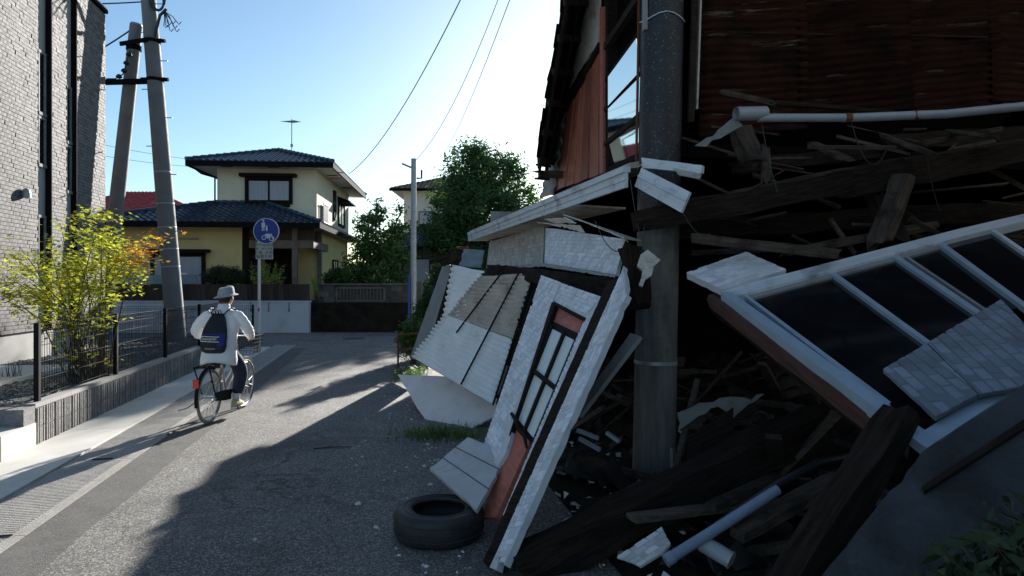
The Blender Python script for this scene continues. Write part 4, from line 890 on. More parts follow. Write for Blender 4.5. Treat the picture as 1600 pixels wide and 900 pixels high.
# weathered sheets at the far end
fp = Plane(P(640,558,12.4), P(690,412,13.2), P(718,424,12.2)); c2 = lambda u, v, o=0: fp.at(u, v, o)
panel('weathered_sheet', [c2(640,560), c2(668,566), c2(722,428), c2(693,410)], .02, M['tingrey'], label='weathered grey sheet leaning at the far end of the collapse', cat='sheet', rag=0.012)
panel('dark_batten', [c2(676,520,.03), c2(680,523,.03), c2(710,425,.03), c2(705,420,.03)], .03, M['rubwood'], label='thin dark batten on the weathered grey sheet', cat='batten')
panel('eave_board', [P(684,404,12.6), P(716,391,12.0), P(722,404,11.9), P(690,416,12.5)], .06, M['rubwood2'], label='broken brown eave board above the weathered grey sheet', cat='board', rag=0.015)
panel('roof_scrap', [P(682,402,12.6), P(705,395,12.3), P(706,400,12.2), P(684,408,12.5)], .03, M['rubwood'], label='ragged dark roof scrap on the broken eave board', cat='debris', rag=0.02)
panel('red_tin_scrap', [P(712,386,12.2), P(732,384,12.0), P(734,390,12.0), P(714,391,12.1)], .01, M['rust'], label='small rusty red tin scrap beside the blue tin', cat='debris')
corrugated('blue_tin', [P(718,417,11.9), P(752,419,11.3), P(724,389,11.9), P(757,391,11.3)], 2, .008, M['tinblue'], label='small blue grey corrugated tin piece under the fascia end', cat='tin sheet', along=10)

# tyre and tile board on the road
tc = G(686,836); tc.z = 0; t_ = empty('car_tyre', tc, 0, 'worn black car tyre lying flat on the asphalt', 'tyre')
prof = [(.185,.03),(.175,.015),(.20,.004),(.25,.0),(.285,.012),(.300,.035),(.302,.10),(.300,.165),(.285,.188),(.25,.200),(.20,.196),(.175,.185),(.185,.170),(.21,.155),(.255,.14),(.268,.10),(.255,.06),(.21,.045)]
m = MB(); n = 48; rings = [[tc+V((math.cos(2*math.pi*k/n)*r, math.sin(2*math.pi*k/n)*r, h)) for r, h in prof] for k in range(n)]; rings.append(rings[0]); m.rings(rings, cap=False); m.build('carcass', M['rubber'], t_, smooth='all', fix=True)
m = MB()
for z in (.055, .1, .145): m.tube([tc+V((math.cos(2*math.pi*k/60)*.302, math.sin(2*math.pi*k/60)*.302, z)) for k in range(60)], .004, 4, closed=True)
m.build('tread_rib', M['rubber'], t_)
m = MB(); 
for r, z in ((.205,.198),(.235,.2005)): m.tube([tc+V((math.cos(2*math.pi*k/60)*r, math.sin(2*math.pi*k/60)*r, z)) for k in range(60)], .003, 4, closed=True)
m.build('sidewall_ring', M['rubber'], t_)
tb = Plane(P(744,797,4.32), P(671,732,4.95), P(798,706,4.88)); c3 = lambda u, v, o=0: tb.at(u, v, o)
o = panel('tile_board', [c3(671,732), c3(731,683), c3(798,706), c3(744,797)], .03, M['siding2'], label='square grey tile board propped on the tyre and leaning wall', cat='board', rag=0.008)
m = MB()
for k in (1, 2): 
    a, b_ = c3(671,732,.002).lerp(c3(731,683,.002), k/3), c3(744,797,.002).lerp(c3(798,706,.002), k/3); m.bar(a, b_, .006, .003, up=tb.n)
m.build('board_groove', M['joint'], o)
# small litter on the road
for (u, v, a, l_, lb_) in ((520,701,.2,.38,'thin brown twig lying on the shaded asphalt'),(262,680,1.0,.05,'dark pebble sized scrap beside the bicycle shadow')):
    p = G(u, v); m = MB(); m.tube([p+V((-l_/2*math.cos(a), -l_/2*math.sin(a), .01)), p+V((0,.02,.014)), p+V((l_/2*math.cos(a), l_/2*math.sin(a), .01))], [.006,.008,.004], 6); m.build('twig', M['rubwood2'], label=lb_, cat='twig')
rg = random.Random(31); m = MB()
for k in range(330):
    R_c = .75-abs(rg.gauss(0, .55)); p = W(R_c, rg.uniform(3.6, 12)); s_ = rg.uniform(.004,.02)*(1.8 if rg.random() < .07 else 1); a = rg.uniform(0,3); x = V((math.cos(a), math.sin(a), 0))*s_; y = V((-x.y, x.x, 0))*rg.uniform(.4,.9); z_ = V((0,0,.001))
    m.add([p+x+z_, p+y+z_, p-x+z_, p-y+z_, p+V((0,0,s_*.6))], [(0,1,4),(1,2,4),(2,3,4),(3,0,4)], rg.random())
m.build('plaster_crumbs', M['siding2'], kind='stuff', label='pale plaster crumbs and grit spilled on the asphalt beside the collapse', cat='debris')

# ------------------------------------------------------------------ rubble inside
m = MB(); nx, ny = 60, 70; vs_ = []; fs_ = []
for j in range(ny+1):
    for i in range(nx+1):
        r, s = 1.35+i*7.9/nx, 2.2+j*7.3/ny; e = min(1, max(0, (r-1.35)/1.2)); h = e*(.12+.45*min(1, max(0,(r-1.8)/3)))+e*(.22*noise.noise(V((r*1.6, s*1.6, 2)))+.12*noise.noise(V((r*5, s*5, 7)))+.05*noise.noise(V((r*14, s*14, 3))))
        vs_.append(W(r, s, max(.006, h)))
for j in range(ny):
    for i in range(nx): k = j*(nx+1)+i; fs_.append((k, k+1, k+nx+2, k+nx+1))
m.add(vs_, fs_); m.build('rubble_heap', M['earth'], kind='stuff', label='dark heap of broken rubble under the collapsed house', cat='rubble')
m = MB(); rg = random.Random(44)
for k in range(170):
    r, s = rg.uniform(1.8, 7.5), rg.uniform(3.2, 9.3); c = W(r, s, .15+rg.random()*.6*min(1,(r-1.3)/2)); d = V((rg.gauss(0,1), rg.gauss(0,1), rg.gauss(0,.35))).normalized()*rg.uniform(.15,.7)
    m.bar(c-d, c+d, rg.uniform(.03,.12), rg.uniform(.012,.05), t=rg.random())
for k in range(260):
    r, s = rg.uniform(1.6, 6.5), rg.uniform(2.6, 8); c = W(r, s, .1+rg.random()*.4*min(1,(r-1.3)/2)); z = rg.uniform(.02,.08)
    q = [c+V((rg.uniform(-z,z), rg.uniform(-z,z), rg.uniform(-z,z))) for _ in range(4)]; m.add(q, [(0,1,2),(0,2,3),(0,3,1),(1,3,2)], rg.random())
m.build('splintered_boards', M['rubwood2'], kind='stuff', label='splintered boards scattered through the rubble', cat='debris')
m = MB(); pb_ = MB(); rg = random.Random(45)
for k in range(240):
    r, s = rg.uniform(1.5, 6.5), rg.uniform(2.7, 8.6); c = W(r, s, .08+rg.random()*.5*min(1, max(.1, (r-1.3)/2))); rot = Matrix.Rotation(rg.uniform(0,6.3), 4, 'Z')@Matrix.Rotation(rg.uniform(-.9,.9), 4, 'X')@Matrix.Rotation(rg.uniform(-.6,.6), 4, 'Y')
    a = rg.uniform(.07,.15); n = 5; vs2 = []
    for z in (0, -.014):
        for i in range(n+1):
            for y in (-a*rg.uniform(.6,1), a*rg.uniform(.6,1)): t = i/n*2-1; vs2.append(c+rot.to_3x3()@V((t*a, y, .045*math.cos(t*1.7)+z)))
    q = 2*(n+1); f2 = []
    for i in range(n): f2 += [(2*i,2*i+1,2*i+3,2*i+2), (q+2*i,q+2*i+2,q+2*i+3,q+2*i+1), (2*i,2*i+2,q+2*i+2,q+2*i), (2*i+1,q+2*i+1,q+2*i+3,2*i+3)]
    f2 += [(0,q,q+1,1), (2*n,2*n+1,q+2*n+1,q+2*n)]; m.add(vs2, f2, rg.random())
m.build('broken_roof_tiles', M['brokentile'], kind='stuff', label='broken curved roof tiles mixed into the dark rubble', cat='roof tiles', smooth=True)
for k in range(420):
    r, s = 1.2+4.6*rg.random()**1.4, rg.uniform(2.7, 7.5); c = W(r, s, .02+rg.random()*.35*min(1, max(.03, (r-1.3)/2))); z = rg.uniform(.008,.05)*(1.6 if rg.random() < .1 else 1)
    q = [c+V((rg.uniform(-z,z), rg.uniform(-z,z), rg.uniform(-z,z)*.6)) for _ in range(5)]; pb_.add(q, [(0,1,2),(0,2,3),(0,3,1),(1,3,2),(0,4,1),(1,4,2),(2,4,0)], rg.random())
pb_.build('plaster_rubble', M['siding2'], kind='stuff', label='pale plaster fragments scattered through the dark rubble', cat='plaster')
for k, (u0,v0,u1,v1,z,sg_) in enumerate(((985,280,1002,372,5.25,.05),(1008,332,1000,420,5.2,.06),(1055,300,1110,365,5.15,.12),(1190,190,1215,300,5.1,.05),(1330,190,1385,235,5.0,.2),(930,345,975,390,5.5,.1),(1448,245,1470,330,5.2,.06))):
    wire('dangling_wire', ('thin loose wire dangling under the broken eave left of the pole', 'short wire hanging down the front of the near pole', 'slack wire looping right of the hanging gutter piece', 'thin wire hanging below the drain pipe socket', 'slack wire sagging below the middle of the drain pipe', 'wire dangling over the upper tile panel', 'thin wire hanging from the floor beam at right')[k], (P(u0,v0,z), P(u1,v1,z-.05)), .004, sg_, 8)
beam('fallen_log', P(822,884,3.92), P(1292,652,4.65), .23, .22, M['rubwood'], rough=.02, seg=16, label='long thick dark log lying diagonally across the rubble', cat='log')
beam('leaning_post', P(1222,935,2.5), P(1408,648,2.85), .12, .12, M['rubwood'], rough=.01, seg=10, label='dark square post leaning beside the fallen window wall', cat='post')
beam('grey_timber', P(1150,835,3.3), P(1318,745,3.6), .12, .05, M['rubwood2'], rough=.008, label='flat grey timber lying beside the blue grey pipe', cat='timber')
m = MB(); m.tube([P(1047,872,3.2), P(1130,820,3.3), P(1215,765,3.4)], .027, 12); m.tube([P(1040,877,3.19), P(1052,869,3.2)], .031, 12)
m.build('grey_pipe', M['pvcblue'], label='blue grey plastic pipe sticking out of the rubble', cat='pipe', smooth=True)
m = MB(); m.tube([P(1120,822,3.36), P(1215,757,3.42), P(1280,722,3.5), P(1335,712,3.6), P(1400,720,3.7)], .022, 8); m.build('black_hose', M['hose'], label='black hose curving over the blue grey pipe', cat='hose', smooth=True)
cn = P(1120,862,3.25); cd = V((.6,-.5,-.25)).normalized(); m = MB(); m.tube([cn-cd*.08, cn+cd*.02, cn+cd*.07], [.042,.042,.04], 16); can = m.build('paint_can', M['pvc'], label='small dented white can under the blue grey pipe', cat='can', smooth=True)
m = MB(); m.tube([cn+cd*.068, cn+cd*.078], .044, 16); m.build('can_lid', M['steel'], can)
panel('siding_scrap', [P(964,870,3.5), P(1034,824,3.65), P(1048,850,3.5), P(1036,862,3.45), P(1004,898,3.4)], .012, M['siding2'], relief='bond', unit=.04, label='torn pale siding scrap below the dark log', cat='siding', rag=0.012)
panel('roof_scrap', [P(1060,646,5.1), P(1095,630,5.15), P(1128,622,5.2), P(1195,616,5.3), P(1164,660,5.1), P(1134,640,5.1), P(1074,678,5.0)], .02, M['tingrey'], label='jagged grey roofing scrap right of the near pole', cat='roofing', rag=0.02)
panel('dark_sheet', [P(1074,680,4.95), P(1146,636,4.98), P(1146,690,4.9), P(1075,720,4.85)], .02, M['rubwood'], label='dark sheet leaning below the jagged grey roofing scrap', cat='sheet', rag=0.02)
beam('pale_plank', P(1080,372,4.95), P(1312,397,4.6), .04, .07, M['rubwood2'], rough=.004, label='pale weathered plank lying above the fallen window wall', cat='plank')
for (u0,v0,u1,v1,z,lb_) in ((902,672,935,685,5.6,'upper left shiny metal strip in the dark behind the leaning wall'),(948,676,968,690,5.7,'right hand shiny metal strip in the dark nearest the near pole'),(905,685,938,703,5.4,'lowest and longest shiny metal strip in the dark behind the leaning wall')):
    m = MB(); m.bar(P(u0,v0,z), P(u1,v1,z-.1), .03, .03); m.build('bright_metal_strip', M['bluewhite'], label=lb_, cat='metal strip', group='shiny metal strips in the dark')
# fallen window wall
WPl = Plane(P(1130,455,4.6), P(1480,362,5.0), P(1398,650,3.0)); w3 = lambda u, v, o=0: WPl.at(u, v, o)
fw = empty('fallen_window_wall', V((1.9, 3.6, .6)), 0, 'fallen wall section with dark sliding windows in pale blue metal frames', 'wall section')
panel('top_rail', [w3(1126,454,.03), w3(1500,357,.03), w3(1640,325,.03), w3(1640,336,.03), w3(1500,370,.03), w3(1144,464,.03)], .06, M['fascia'], fw)
panel('inner_rail', [w3(1160,459,.01), w3(1470,380,.01), w3(1476,386,.01), w3(1172,467,.01)], .04, M['tingrey'], fw)
panel('left_stile', [w3(1126,456,.04), w3(1143,456,.04), w3(1394,636,.04), w3(1384,650,.04)], .07, M['bluewhite'], fw)
panel('sash_stile', [w3(1158,458,.015), w3(1168,461,.015), w3(1392,628,.015), w3(1386,634,.015)], .03, M['bluewhite'], fw)
for (a, b_, wd, mm, o) in (((1289,421),(1458,542),7,'bluewhite',.02), ((1391,398),(1532,492),8,'bluewhite',.02), ((1408,397),(1545,488),4,'tingrey',.01), ((1462,378),(1650,515),8,'bluewhite',.025), ((1546,358),(1690,455),6,'fascia',.02)):
    panel('mullion', [w3(a[0],a[1],o), w3(a[0]+wd,a[1]-wd*.28,o), w3(b_[0]+wd*1.2,b_[1],o), w3(b_[0],b_[1]+wd*.2,o)], .035, M[mm], fw)
for q in ([(1168,464),(1289,423),(1456,543),(1380,577),(1462,652),(1420,655),(1394,630)], [(1298,421),(1391,398),(1530,492),(1458,540)], [(1412,396),(1462,380),(1600,480),(1545,488)], [(1472,378),(1546,360),(1690,458),(1655,515)]):
    panel('window_pane', [w3(u,v,-.005) for u, v in q], .006, M['glassdark'], fw)
panel('bottom_rail', [w3(1386,652,.03), w3(1398,640,.03), w3(1445,672,.03), w3(1600,570,.03), w3(1660,530,.03), w3(1660,560,.03), w3(1448,700,.03), w3(1434,690,.03)], .05, M['bluewhite'], fw)
a, b_ = w3(1120,468,-.07), w3(1390,668,-.07); beam('sill_timber', a, b_, .12, .1, M['redsill'], fw, rough=.006, up=WPl.n)
a, b_ = w3(1114,478,-.16), w3(1372,672,-.16); beam('sill_timber', a, b_, .06, .08, M['rubwood'], fw, rough=.01, up=WPl.n)
panel('tile_offcut', [w3(1073,426,.05), w3(1166,394,.05), w3(1228,421,.05), w3(1128,452,.05)], .05, M['siding'], relief='bond', unit=.05, label='small pale tile board at the upper corner of the fallen window', cat='board', rag=0.008)
panel('tile_board', [w3(1462,652,.075), w3(1380,577,.075), w3(1447,537,.075), w3(1528,616,.075)], .02, M['siding_shade'], relief='bond', unit=.055, seed=5, label='grey tile board lying on the left fallen window pane', cat='board', rag=0.008)
panel('tile_board', [w3(1530,616,.075), w3(1449,536,.075), w3(1564,468,.075), w3(1680,590,.075), w3(1640,600,.07)][:4], .02, M['siding_shade'], relief='bond', unit=.055, seed=6, label='grey tile board at the right edge on the fallen windows', cat='board', rag=0.008)
# big slab in the lower right corner
sp = Plane(P(1278,905,2.25), P(1600,600,2.6), P(1480,900,2.1)); s3 = lambda u, v, o=0: sp.at(u, v, o)
panel('plaster_slab', [s3(1250,940), s3(1440,706), s3(1600,600), s3(1690,540), s3(1690,930)], .05, M['slab'], label='large rough grey plaster slab tilted in the lower right corner', cat='slab', rag=0.01)
panel('slab_batten', [s3(1440,760,.02), s3(1600,655,.02), s3(1690,600,.02), s3(1690,612,.02), s3(1600,668,.02), s3(1444,768,.02)], .015, M['rubwood'], label='thin dark batten along the tilted plaster slab', cat='batten')
# dark leaves in the corner
sh = empty('corner_plant', P(1560,930,1.9), 0, 'dark leafy plant in the bottom right corner', 'plant'); m = MB(); st = MB(); rg = random.Random(61)
for k in range(46):
    a = P(rg.uniform(1480,1680), 1080, rg.uniform(1.7,2.05)); e = P(rg.uniform(1450,1690), 0, 1.8); u = rg.uniform(1455,1690); v = 900-(u-1455)*.85*rg.random()-rg.uniform(-40,20); e = P(u, max(v,690), rg.uniform(1.6,1.9))
    st.tube([a, a.lerp(e,.5)+V((0,-.04,.05)), e], [.006,.005,.002], 4)
    for i in range(26): leaf(m, a.lerp(e, rg.uniform(.3,1))+V((rg.gauss(0,.035), rg.gauss(0,.035), rg.gauss(0,.035))), rg.uniform(.03,.055), rg, rg.random(), .5)
st.build('stem', M['bark'], sh); m.build('foliage', M['leafH'], sh)

# ------------------------------------------------------------------ left utility poles
PB = P(276, 532, 17.0); PB.z = .2; zt_ = PB.y-.1; PT = P(237, 60, zt_); dv = (PT-PB); PTop = PB+dv*(11.2/dv.z)
pm = empty('utility_pole', PB, 0, 'tall leaning concrete utility pole with step bolts in front of the yellow house', 'utility pole')
pq = lambda h: PB+(PTop-PB)*(h/11.2)
m = MB(); m.tube([pq(-.1), pq(3), pq(6), pq(9), pq(11.2)], [.235,.215,.195,.175,.16], 22); m.build('shaft', M['pole'], pm, smooth=True)
for k in range(11):
    q = pq(2.1+k*.72); s = 1 if k % 2 else -1; m = MB(); m.tube([q, q+V((.36*s, 0, 0))], .012, 6); m.build('step_bolt', M['steel'], pm)
for h in (1.9, 2.35, 2.9, 3.5, 4.3): m = MB(); q = pq(h); rr_ = .238-.0066*h; m.tube([q, q+(pq(h+.025)-q)], rr_, 22); m.build('steel_band', M['steel'], pm)
for v, n_ in ((65, 'clamp'), (125, 'clamp')):
    hh = (P(237, v, zt_)-PB).z; q = pq(hh); m = MB(); m.tube([q-V((0,0,.04)), q+V((0,0,.04))], .21, 18); m.bar(q+V((-.3,-.12,0)), q+V((.32,-.12,0)), .04, .06); m.tube([q+V((.22,-.05,0)), q+V((.36,-.05,0))], .05, 8); m.build(n_, M['black'], pm)
BT = P(213, 40, zt_+.05); BB = P(158, 528, zt_+.3); BB.z = .1
br = empty('brace_pole', BB, 0, 'shorter concrete brace pole leaning against the tall utility pole', 'utility pole')
m = MB(); m.tube([BB, BB.lerp(BT,.5), BT], [.19,.175,.15], 20); m.build('shaft', M['pole'], br, smooth=True)
m = MB(); m.tube([BT-V((0,0,.0)), BT+V((0.01,0,.05))], [.152,.13], 20); m.build('pole_cap', M['steel'], br, smooth=True)
q = BB.lerp(BT, .93); m = MB(); m.bar(q+V((-.25,-.17,.05)), pq((P(237,66,zt_)-PB).z)+V((.0,-.2,0)), .05, .1); m.tube([q-V((0,0,.06)), q+V((0,0,.06))], .18, 16); m.build('clamp', M['black'], br)
hh = (P(237,125,zt_)-PB).z; q = pq(hh)
m = MB(); m.bar(q+V((-1.9,-.1,-.1)), q+V((-.18,-.1,-.06)), .1, .12); m.build('crossarm', M['black'], pm)
# insulator string and jumper cable on the brace pole
ins = empty('insulator_string', P(195,110,zt_-.25), 0, 'string of dark insulators hanging beside the brace pole', 'insulator')
pts = [P(204,78,zt_-.2), P(199,92,zt_-.22), P(196,105,zt_-.22), P(192,116,zt_-.22), P(180,123,zt_-.25), P(166,123,zt_-.3)]
m = MB(); m.tube(pts, .015, 6); m.build('cable', M['hose'], ins)
for k in (0, 1, 2, 3): p = pts[k].lerp(pts[k+1], .5); m = MB(); m.ellipses([(p-V((0,0,.05)), .03, .03), (p-V((0,0,.02)), .075, .075), (p+V((0,0,.03)), .06, .06), (p+V((0,0,.06)), .02, .02)], 10); m.build('disc', M['hose'], ins)
# cable bundle at the top of the tall pole
cb = empty('cable_bundle', P(255,25,zt_-.1), 0, 'tangled bundle of cables hanging from the tall utility pole', 'cables'); rg = random.Random(9)
m = MB(); q = P(249,8,zt_-.1); m.tube([q+V((.14*math.cos(a), -.05, .2*math.sin(a)+.05)) for a in [k*math.pi/8 for k in range(16)]], .035, 6, closed=True); m.tube([q+V((.2*math.cos(a), -.1, .28*math.sin(a)+.1)) for a in [k*math.pi/8 for k in range(16)]], .02, 6, closed=True)
m.tube([pq(7.7)+V((.12,-.1,0)), P(250,24,zt_-.15), P(260,14,zt_-.15)], .04, 6); m.build('coil', M['hose'], cb)
for k in range(8):
    e = P(256+k*3, 40+rg.uniform(-6,8), zt_-.15); a = P(256,17,zt_-.15); m = MB(); m.tube([a, a.lerp(e,.6)+V((.02,0,.03)), e, e+V((.04,0,-.05)), e+V((.1,0,.02))], .011, 5); m.build('cable_end', M['hose'], cb)
# overhead wires
wire('overhead_wire', 'thick dark wire curving down the sky toward the yellow house', (P(748,-60,17), P(545,272,31)), .016, .75, 20)
wire('overhead_wire', 'thin wire crossing the bright sky, left of the two near the steel pole', (P(800,-60,14), P(648,252,20)), .008, .55)
wire('overhead_wire', 'thin wire crossing the bright sky, right of the two near the steel pole', (P(822,-70,13), P(686,250,38)), .010, .5)
wire('overhead_wire', 'dark wire from the left building to the tall utility pole', (P(120,6,zt_+.4), P(232,2,zt_)), .018, .02)
wire('overhead_wire', 'slanting dark wire from the left building to the brace pole top', (P(130,92,zt_+.5), P(211,42,zt_)), .02, .03)
wire('overhead_wire', 'faint upper wire behind the poles at mid height', (P(100,212,60), P(330,252,75)), .02, .3)
wire('overhead_wire', 'faint lower wire behind the poles at mid height', (P(100,232,60), P(330,262,75)), .02, .3)

# ------------------------------------------------------------------ road sign
SB = G(405,547); sg = empty('road_sign', SB, 0, 'round blue pedestrian and bicycle sign with text plate on white pole', 'road sign')
m = MB(); m.tube([SB-V((0,0,.05)), SB+V((.0,0,3.25))], .035, 12); m.build('pole', M['white'], sg, smooth=True)
k = SB.y/F; dc = P(416, 361, SB.y-.06); R_ = 20.2*k
def disc(c, r, y0, y1, n=40): m = MB(); m.rings([[V((c.x+math.cos(2*math.pi*i/n)*r, y, c.z+math.sin(2*math.pi*i/n)*r)) for i in range(n)] for y in (y0, y1)]); return m
disc(dc, R_, dc.y-.005, dc.y+.01).build('sign_rim', M['white'], sg, fix=True)
face = disc(dc, R_*.945, dc.y-.009, dc.y-.0055).build('sign_face', M['signblue'], sg, fix=True)
def pic(pts, name='pictogram'):
    m = MB(); m.prism([V((dc.x+x*R_, dc.y-.011, dc.z+z*R_)) for x, z in pts], (0,.0015,0)); return m.build(name, M['white'], face, fix=True)
circ = lambda x, z, r, n=10: [(x+math.cos(2*math.pi*i/n)*r, z+math.sin(2*math.pi*i/n)*r) for i in range(n)]
pic(circ(-.22,.80,.085)); pic([(-.36,.30),(-.34,.66),(-.1,.66),(-.06,.3),(-.14,.3),(-.13,.02),(-.2,.02),(-.21,.28),(-.24,.28),(-.25,.02),(-.33,.02),(-.31,.3)])
pic(circ(.04,.40,.055)); pic([(-.03,.12),(-.02,.33),(.1,.33),(.12,.12),(.09,.0),(.0,.0)])
def ring(x, z, r, w_):
    n = 20; m = MB(); vs_ = []; 
    for y in (-.011,-.0095):
        for q in (r, r-w_): vs_ += [V((dc.x+(x+math.cos(2*math.pi*i/n)*q)*R_, dc.y+y, dc.z+(z+math.sin(2*math.pi*i/n)*q)*R_)) for i in range(n)]
    fs_ = []
    for i in range(n): j = (i+1) % n; fs_ += [(i,j,n+j,n+i),(2*n+i,3*n+i,3*n+j,2*n+j),(i,2*n+i,2*n+j,j),(n+i,n+j,3*n+j,3*n+i)]
    m.add(vs_, fs_); m.build('pictogram', M['white'], face, fix=True)
ring(-.17,-.50,.18,.06); ring(.43,-.58,.2,.06)
pic([(-.1,-.25),(.08,-.2),(.42,-.22),(.46,-.3),(.6,-.62),(.52,-.66),(.36,-.36),(.14,-.60),(.06,-.56),(.0,-.34),(-.12,-.32)])
pl_ = P(413, 392, SB.y-.05); m = MB(); m.box(pl_.x-13.4*k, pl_.x+13.4*k, pl_.y-.006, pl_.y+.006, pl_.z-13*k, pl_.z+13*k); plt = m.build('text_plate', M['plate'], sg)
def text(body, size, parent, Mx, mt, name='lettering', sx=1):
    c = bpy.data.curves.new(name, 'FONT'); c.body = body; c.size = size; c.align_x = 'CENTER'; c.align_y = 'CENTER'; c.extrude = .0008
    t = bpy.data.objects.new(name, c); COL.objects.link(t); dg = bpy.context.evaluated_depsgraph_get()
    me = bpy.data.meshes.new_from_object(t.evaluated_get(dg)); bpy.data.objects.remove(t); me.materials.clear(); me.materials.append(mt); me.name = name
    for v_ in me.vertices: v_.co.x *= sx
    return inst(name, me, parent, Mx)
for i, s_ in enumerate(('歩行者専用', '日曜・休日を除く', '7 時 - 8 時', '自転車を除く')):
    text(s_, 6.2*k if i != 1 else 4.4*k, plt, Matrix.Translation((pl_.x, pl_.y-.0085, pl_.z+(9.0-6.0*i)*k))@Matrix.Rotation(math.pi/2, 4, 'X'), M['ink'])
m = MB(); m.box(SB.x-.02, SB.x+.02, SB.y-.045, SB.y-.03, .98, 1.06); m.build('red_sticker', M['red'], sg)

# ------------------------------------------------------------------ bicycle
B0 = G(327,662); bz = math.radians(0.5)
bk = empty('bicycle', B0, bz, 'black and silver city bicycle ridden along the left of the road', 'bicycle')
X = XF[bk.name]; L3 = lambda x, y, z: X@V((x, y, z))
def wheel(y):
    wl = empty('wheel', L3(0, y, .33), bz); wl.parent = bk; wl.matrix_basis = X.inverted()@XF[wl.name]
    c = lambda a, r, x=0: L3(x, y+math.cos(a)*r, .33+math.sin(a)*r); n = 40
    m = MB(); m.tube([c(2*math.pi*i/n, .312) for i in range(n)], .018, 8, closed=True); m.build('tyre', M['biketyre'], wl, smooth=True)
    m = MB(); m.tube([c(2*math.pi*i/n, .288) for i in range(n)], .011, 6, closed=True); m.build('rim', M['chrome'], wl, smooth=True)
    m = MB()
    for i in range(28): s = .03 if i % 2 else -.03; m.tube([c(2*math.pi*i/28+(.5 if i % 4 < 2 else -.5), .02, s), c(2*math.pi*i/28, .285)], .0018, 3, cap=False)
    m.build('spokes', M['chrome'], wl, kind='stuff'); m = MB(); m.tube([L3(-.06,y,.33), L3(.06,y,.33)], .022, 10); m.build('hub', M['chrome'], wl, smooth=True)
wheel(0); wheel(1.1)
def bt(name, paths, mt, r=.014, n=8): 
    m = MB()
    for p in paths: m.tube([L3(*q) for q in p], r, n)
    return m.build(name, mt, bk, smooth=True)
bt('frame', [[(0,.47,.28),(0,.34,.70)], [(0,.85,.72),(0,.70,.46),(0,.47,.30)], [(0,.84,.80),(0,.66,.58),(0,.42,.44)], [(0,.87,.66),(0,.83,.88)], [(-.05,0,.33),(-.05,.2,.30),(0,.45,.28)], [(.05,0,.33),(.05,.2,.30),(0,.45,.28)], [(-.05,0,.33),(0,.36,.62)], [(.05,0,.33),(0,.36,.62)]], M['chrome'], .016)
bt('fork', [[(0,.87,.68),(-.05,.93,.6),(-.05,1.1,.33)], [(0,.87,.68),(.05,.93,.6),(.05,1.1,.33)]], M['chrome'], .013)
bt('seat_post', [[(0,.34,.70),(0,.30,.80)]], M['chrome'], .013)
bt('handlebar', [[(0,.83,.86),(0,.81,1.0)], [(-.27,.60,.97),(-.26,.72,.99),(-.1,.82,1.0),(.1,.82,1.0),(.26,.72,.99),(.27,.60,.97)]], M['chrome'], .012)
bt('grip', [[(-.27,.575,.967),(-.268,.68,.985)]], M['fender'], .018); bt('grip', [[(.27,.575,.967),(.268,.68,.985)]], M['fender'], .018)
bt('mudguard', [[(0, -math.sin(a)*.345, .33+math.cos(a)*.345) for a in [-.4+i*.22 for i in range(11)]]], M['fender'], .02, 6)
bt('mudguard', [[(0, 1.1-math.sin(a)*.345, .33+math.cos(a)*.345) for a in [-.7+i*.22 for i in range(9)]]], M['fender'], .02, 6)
m = MB(); m.ellipses([(L3(0,.20,.83), .10, .08), (L3(0,.22,.86), .11, .12), (L3(0,.26,.885), .09, .13), (L3(0,.26,.89), .05, .1)], 14); m.build('saddle', M['fender'], bk, smooth=True)
bt('rear_rack', [[(-.09,-.22,.70),(.09,-.22,.70),(.07,.22,.70),(-.07,.22,.70),(-.09,-.22,.70)], [(-.09,-.2,.70),(-.08,-.02,.36)], [(.09,-.2,.70),(.08,-.02,.36)], [(0,-.22,.70),(0,.22,.70)]], M['fender'], .008, 6)
m = MB(); a = L3(0,-.345,.53); m.box(a.x-.03, a.x+.03, a.y-.02, a.y+.01, a.z-.05, a.z+.05); m.build('reflector', M['red'], bk)
bt('stand', [[(-.08,.0,.31),(-.13,-.3,.24),(-.2,-.36,.225)], [(.08,0,.31),(.1,-.28,.24)]], M['chrome'], .009, 6)
m = MB()
bx0, bx1, by0, by1, bz0, bz1 = -.17, .17, .93, 1.2, .74, .99
for t in range(6):
    z = bz0+(bz1-bz0)*t/5; e = .03*t/5; m.tube([L3(bx0-e,by0-e,z), L3(bx1+e,by0-e,z), L3(bx1+e,by1+e,z), L3(bx0-e,by1+e,z)], .0035, 4, closed=True)
for t in range(9):
    f_ = t/8
    for y, yo in ((by0,-.03),(by1,.03)): m.tube([L3(bx0+(bx1-bx0)*f_,y,bz0), L3((bx0-.03)+(bx1-bx0+.06)*f_,y+yo,bz1)], .003, 4)
    for x, xo in ((bx0,-.03),(bx1,.03)): m.tube([L3(x,by0+(by1-by0)*f_,bz0), L3(x+xo,(by0-.03)+(by1-by0+.06)*f_,bz1)], .003, 4)
m.build('basket', M['fender'], bk)
m = MB(); m.prism([L3(.055,y,z) for y, z in ((.02,.27),(.02,.37),(.3,.36),(.52,.34),(.56,.28),(.52,.22),(.3,.23))], X.to_3x3()@V((.02,0,0))); m.build('chain_case', M['fender'], bk, fix=True)
bt('crank', [[(.08,.47,.28),(.085,.45,.12)], [(-.08,.47,.28),(-.085,.49,.44)], [(-.08,.47,.28),(.08,.47,.28)]], M['chrome'], .011)
m = MB(); a = L3(.14,.45,.115); m.box(a.x-.05, a.x+.05, a.y-.04, a.y+.04, a.z-.012, a.z+.012); m.build('pedal', M['fender'], bk)
m = MB(); a = L3(-.14,.49,.44); m.box(a.x-.05, a.x+.05, a.y-.04, a.y+.04, a.z-.012, a.z+.012); m.build('pedal', M['fender'], bk)

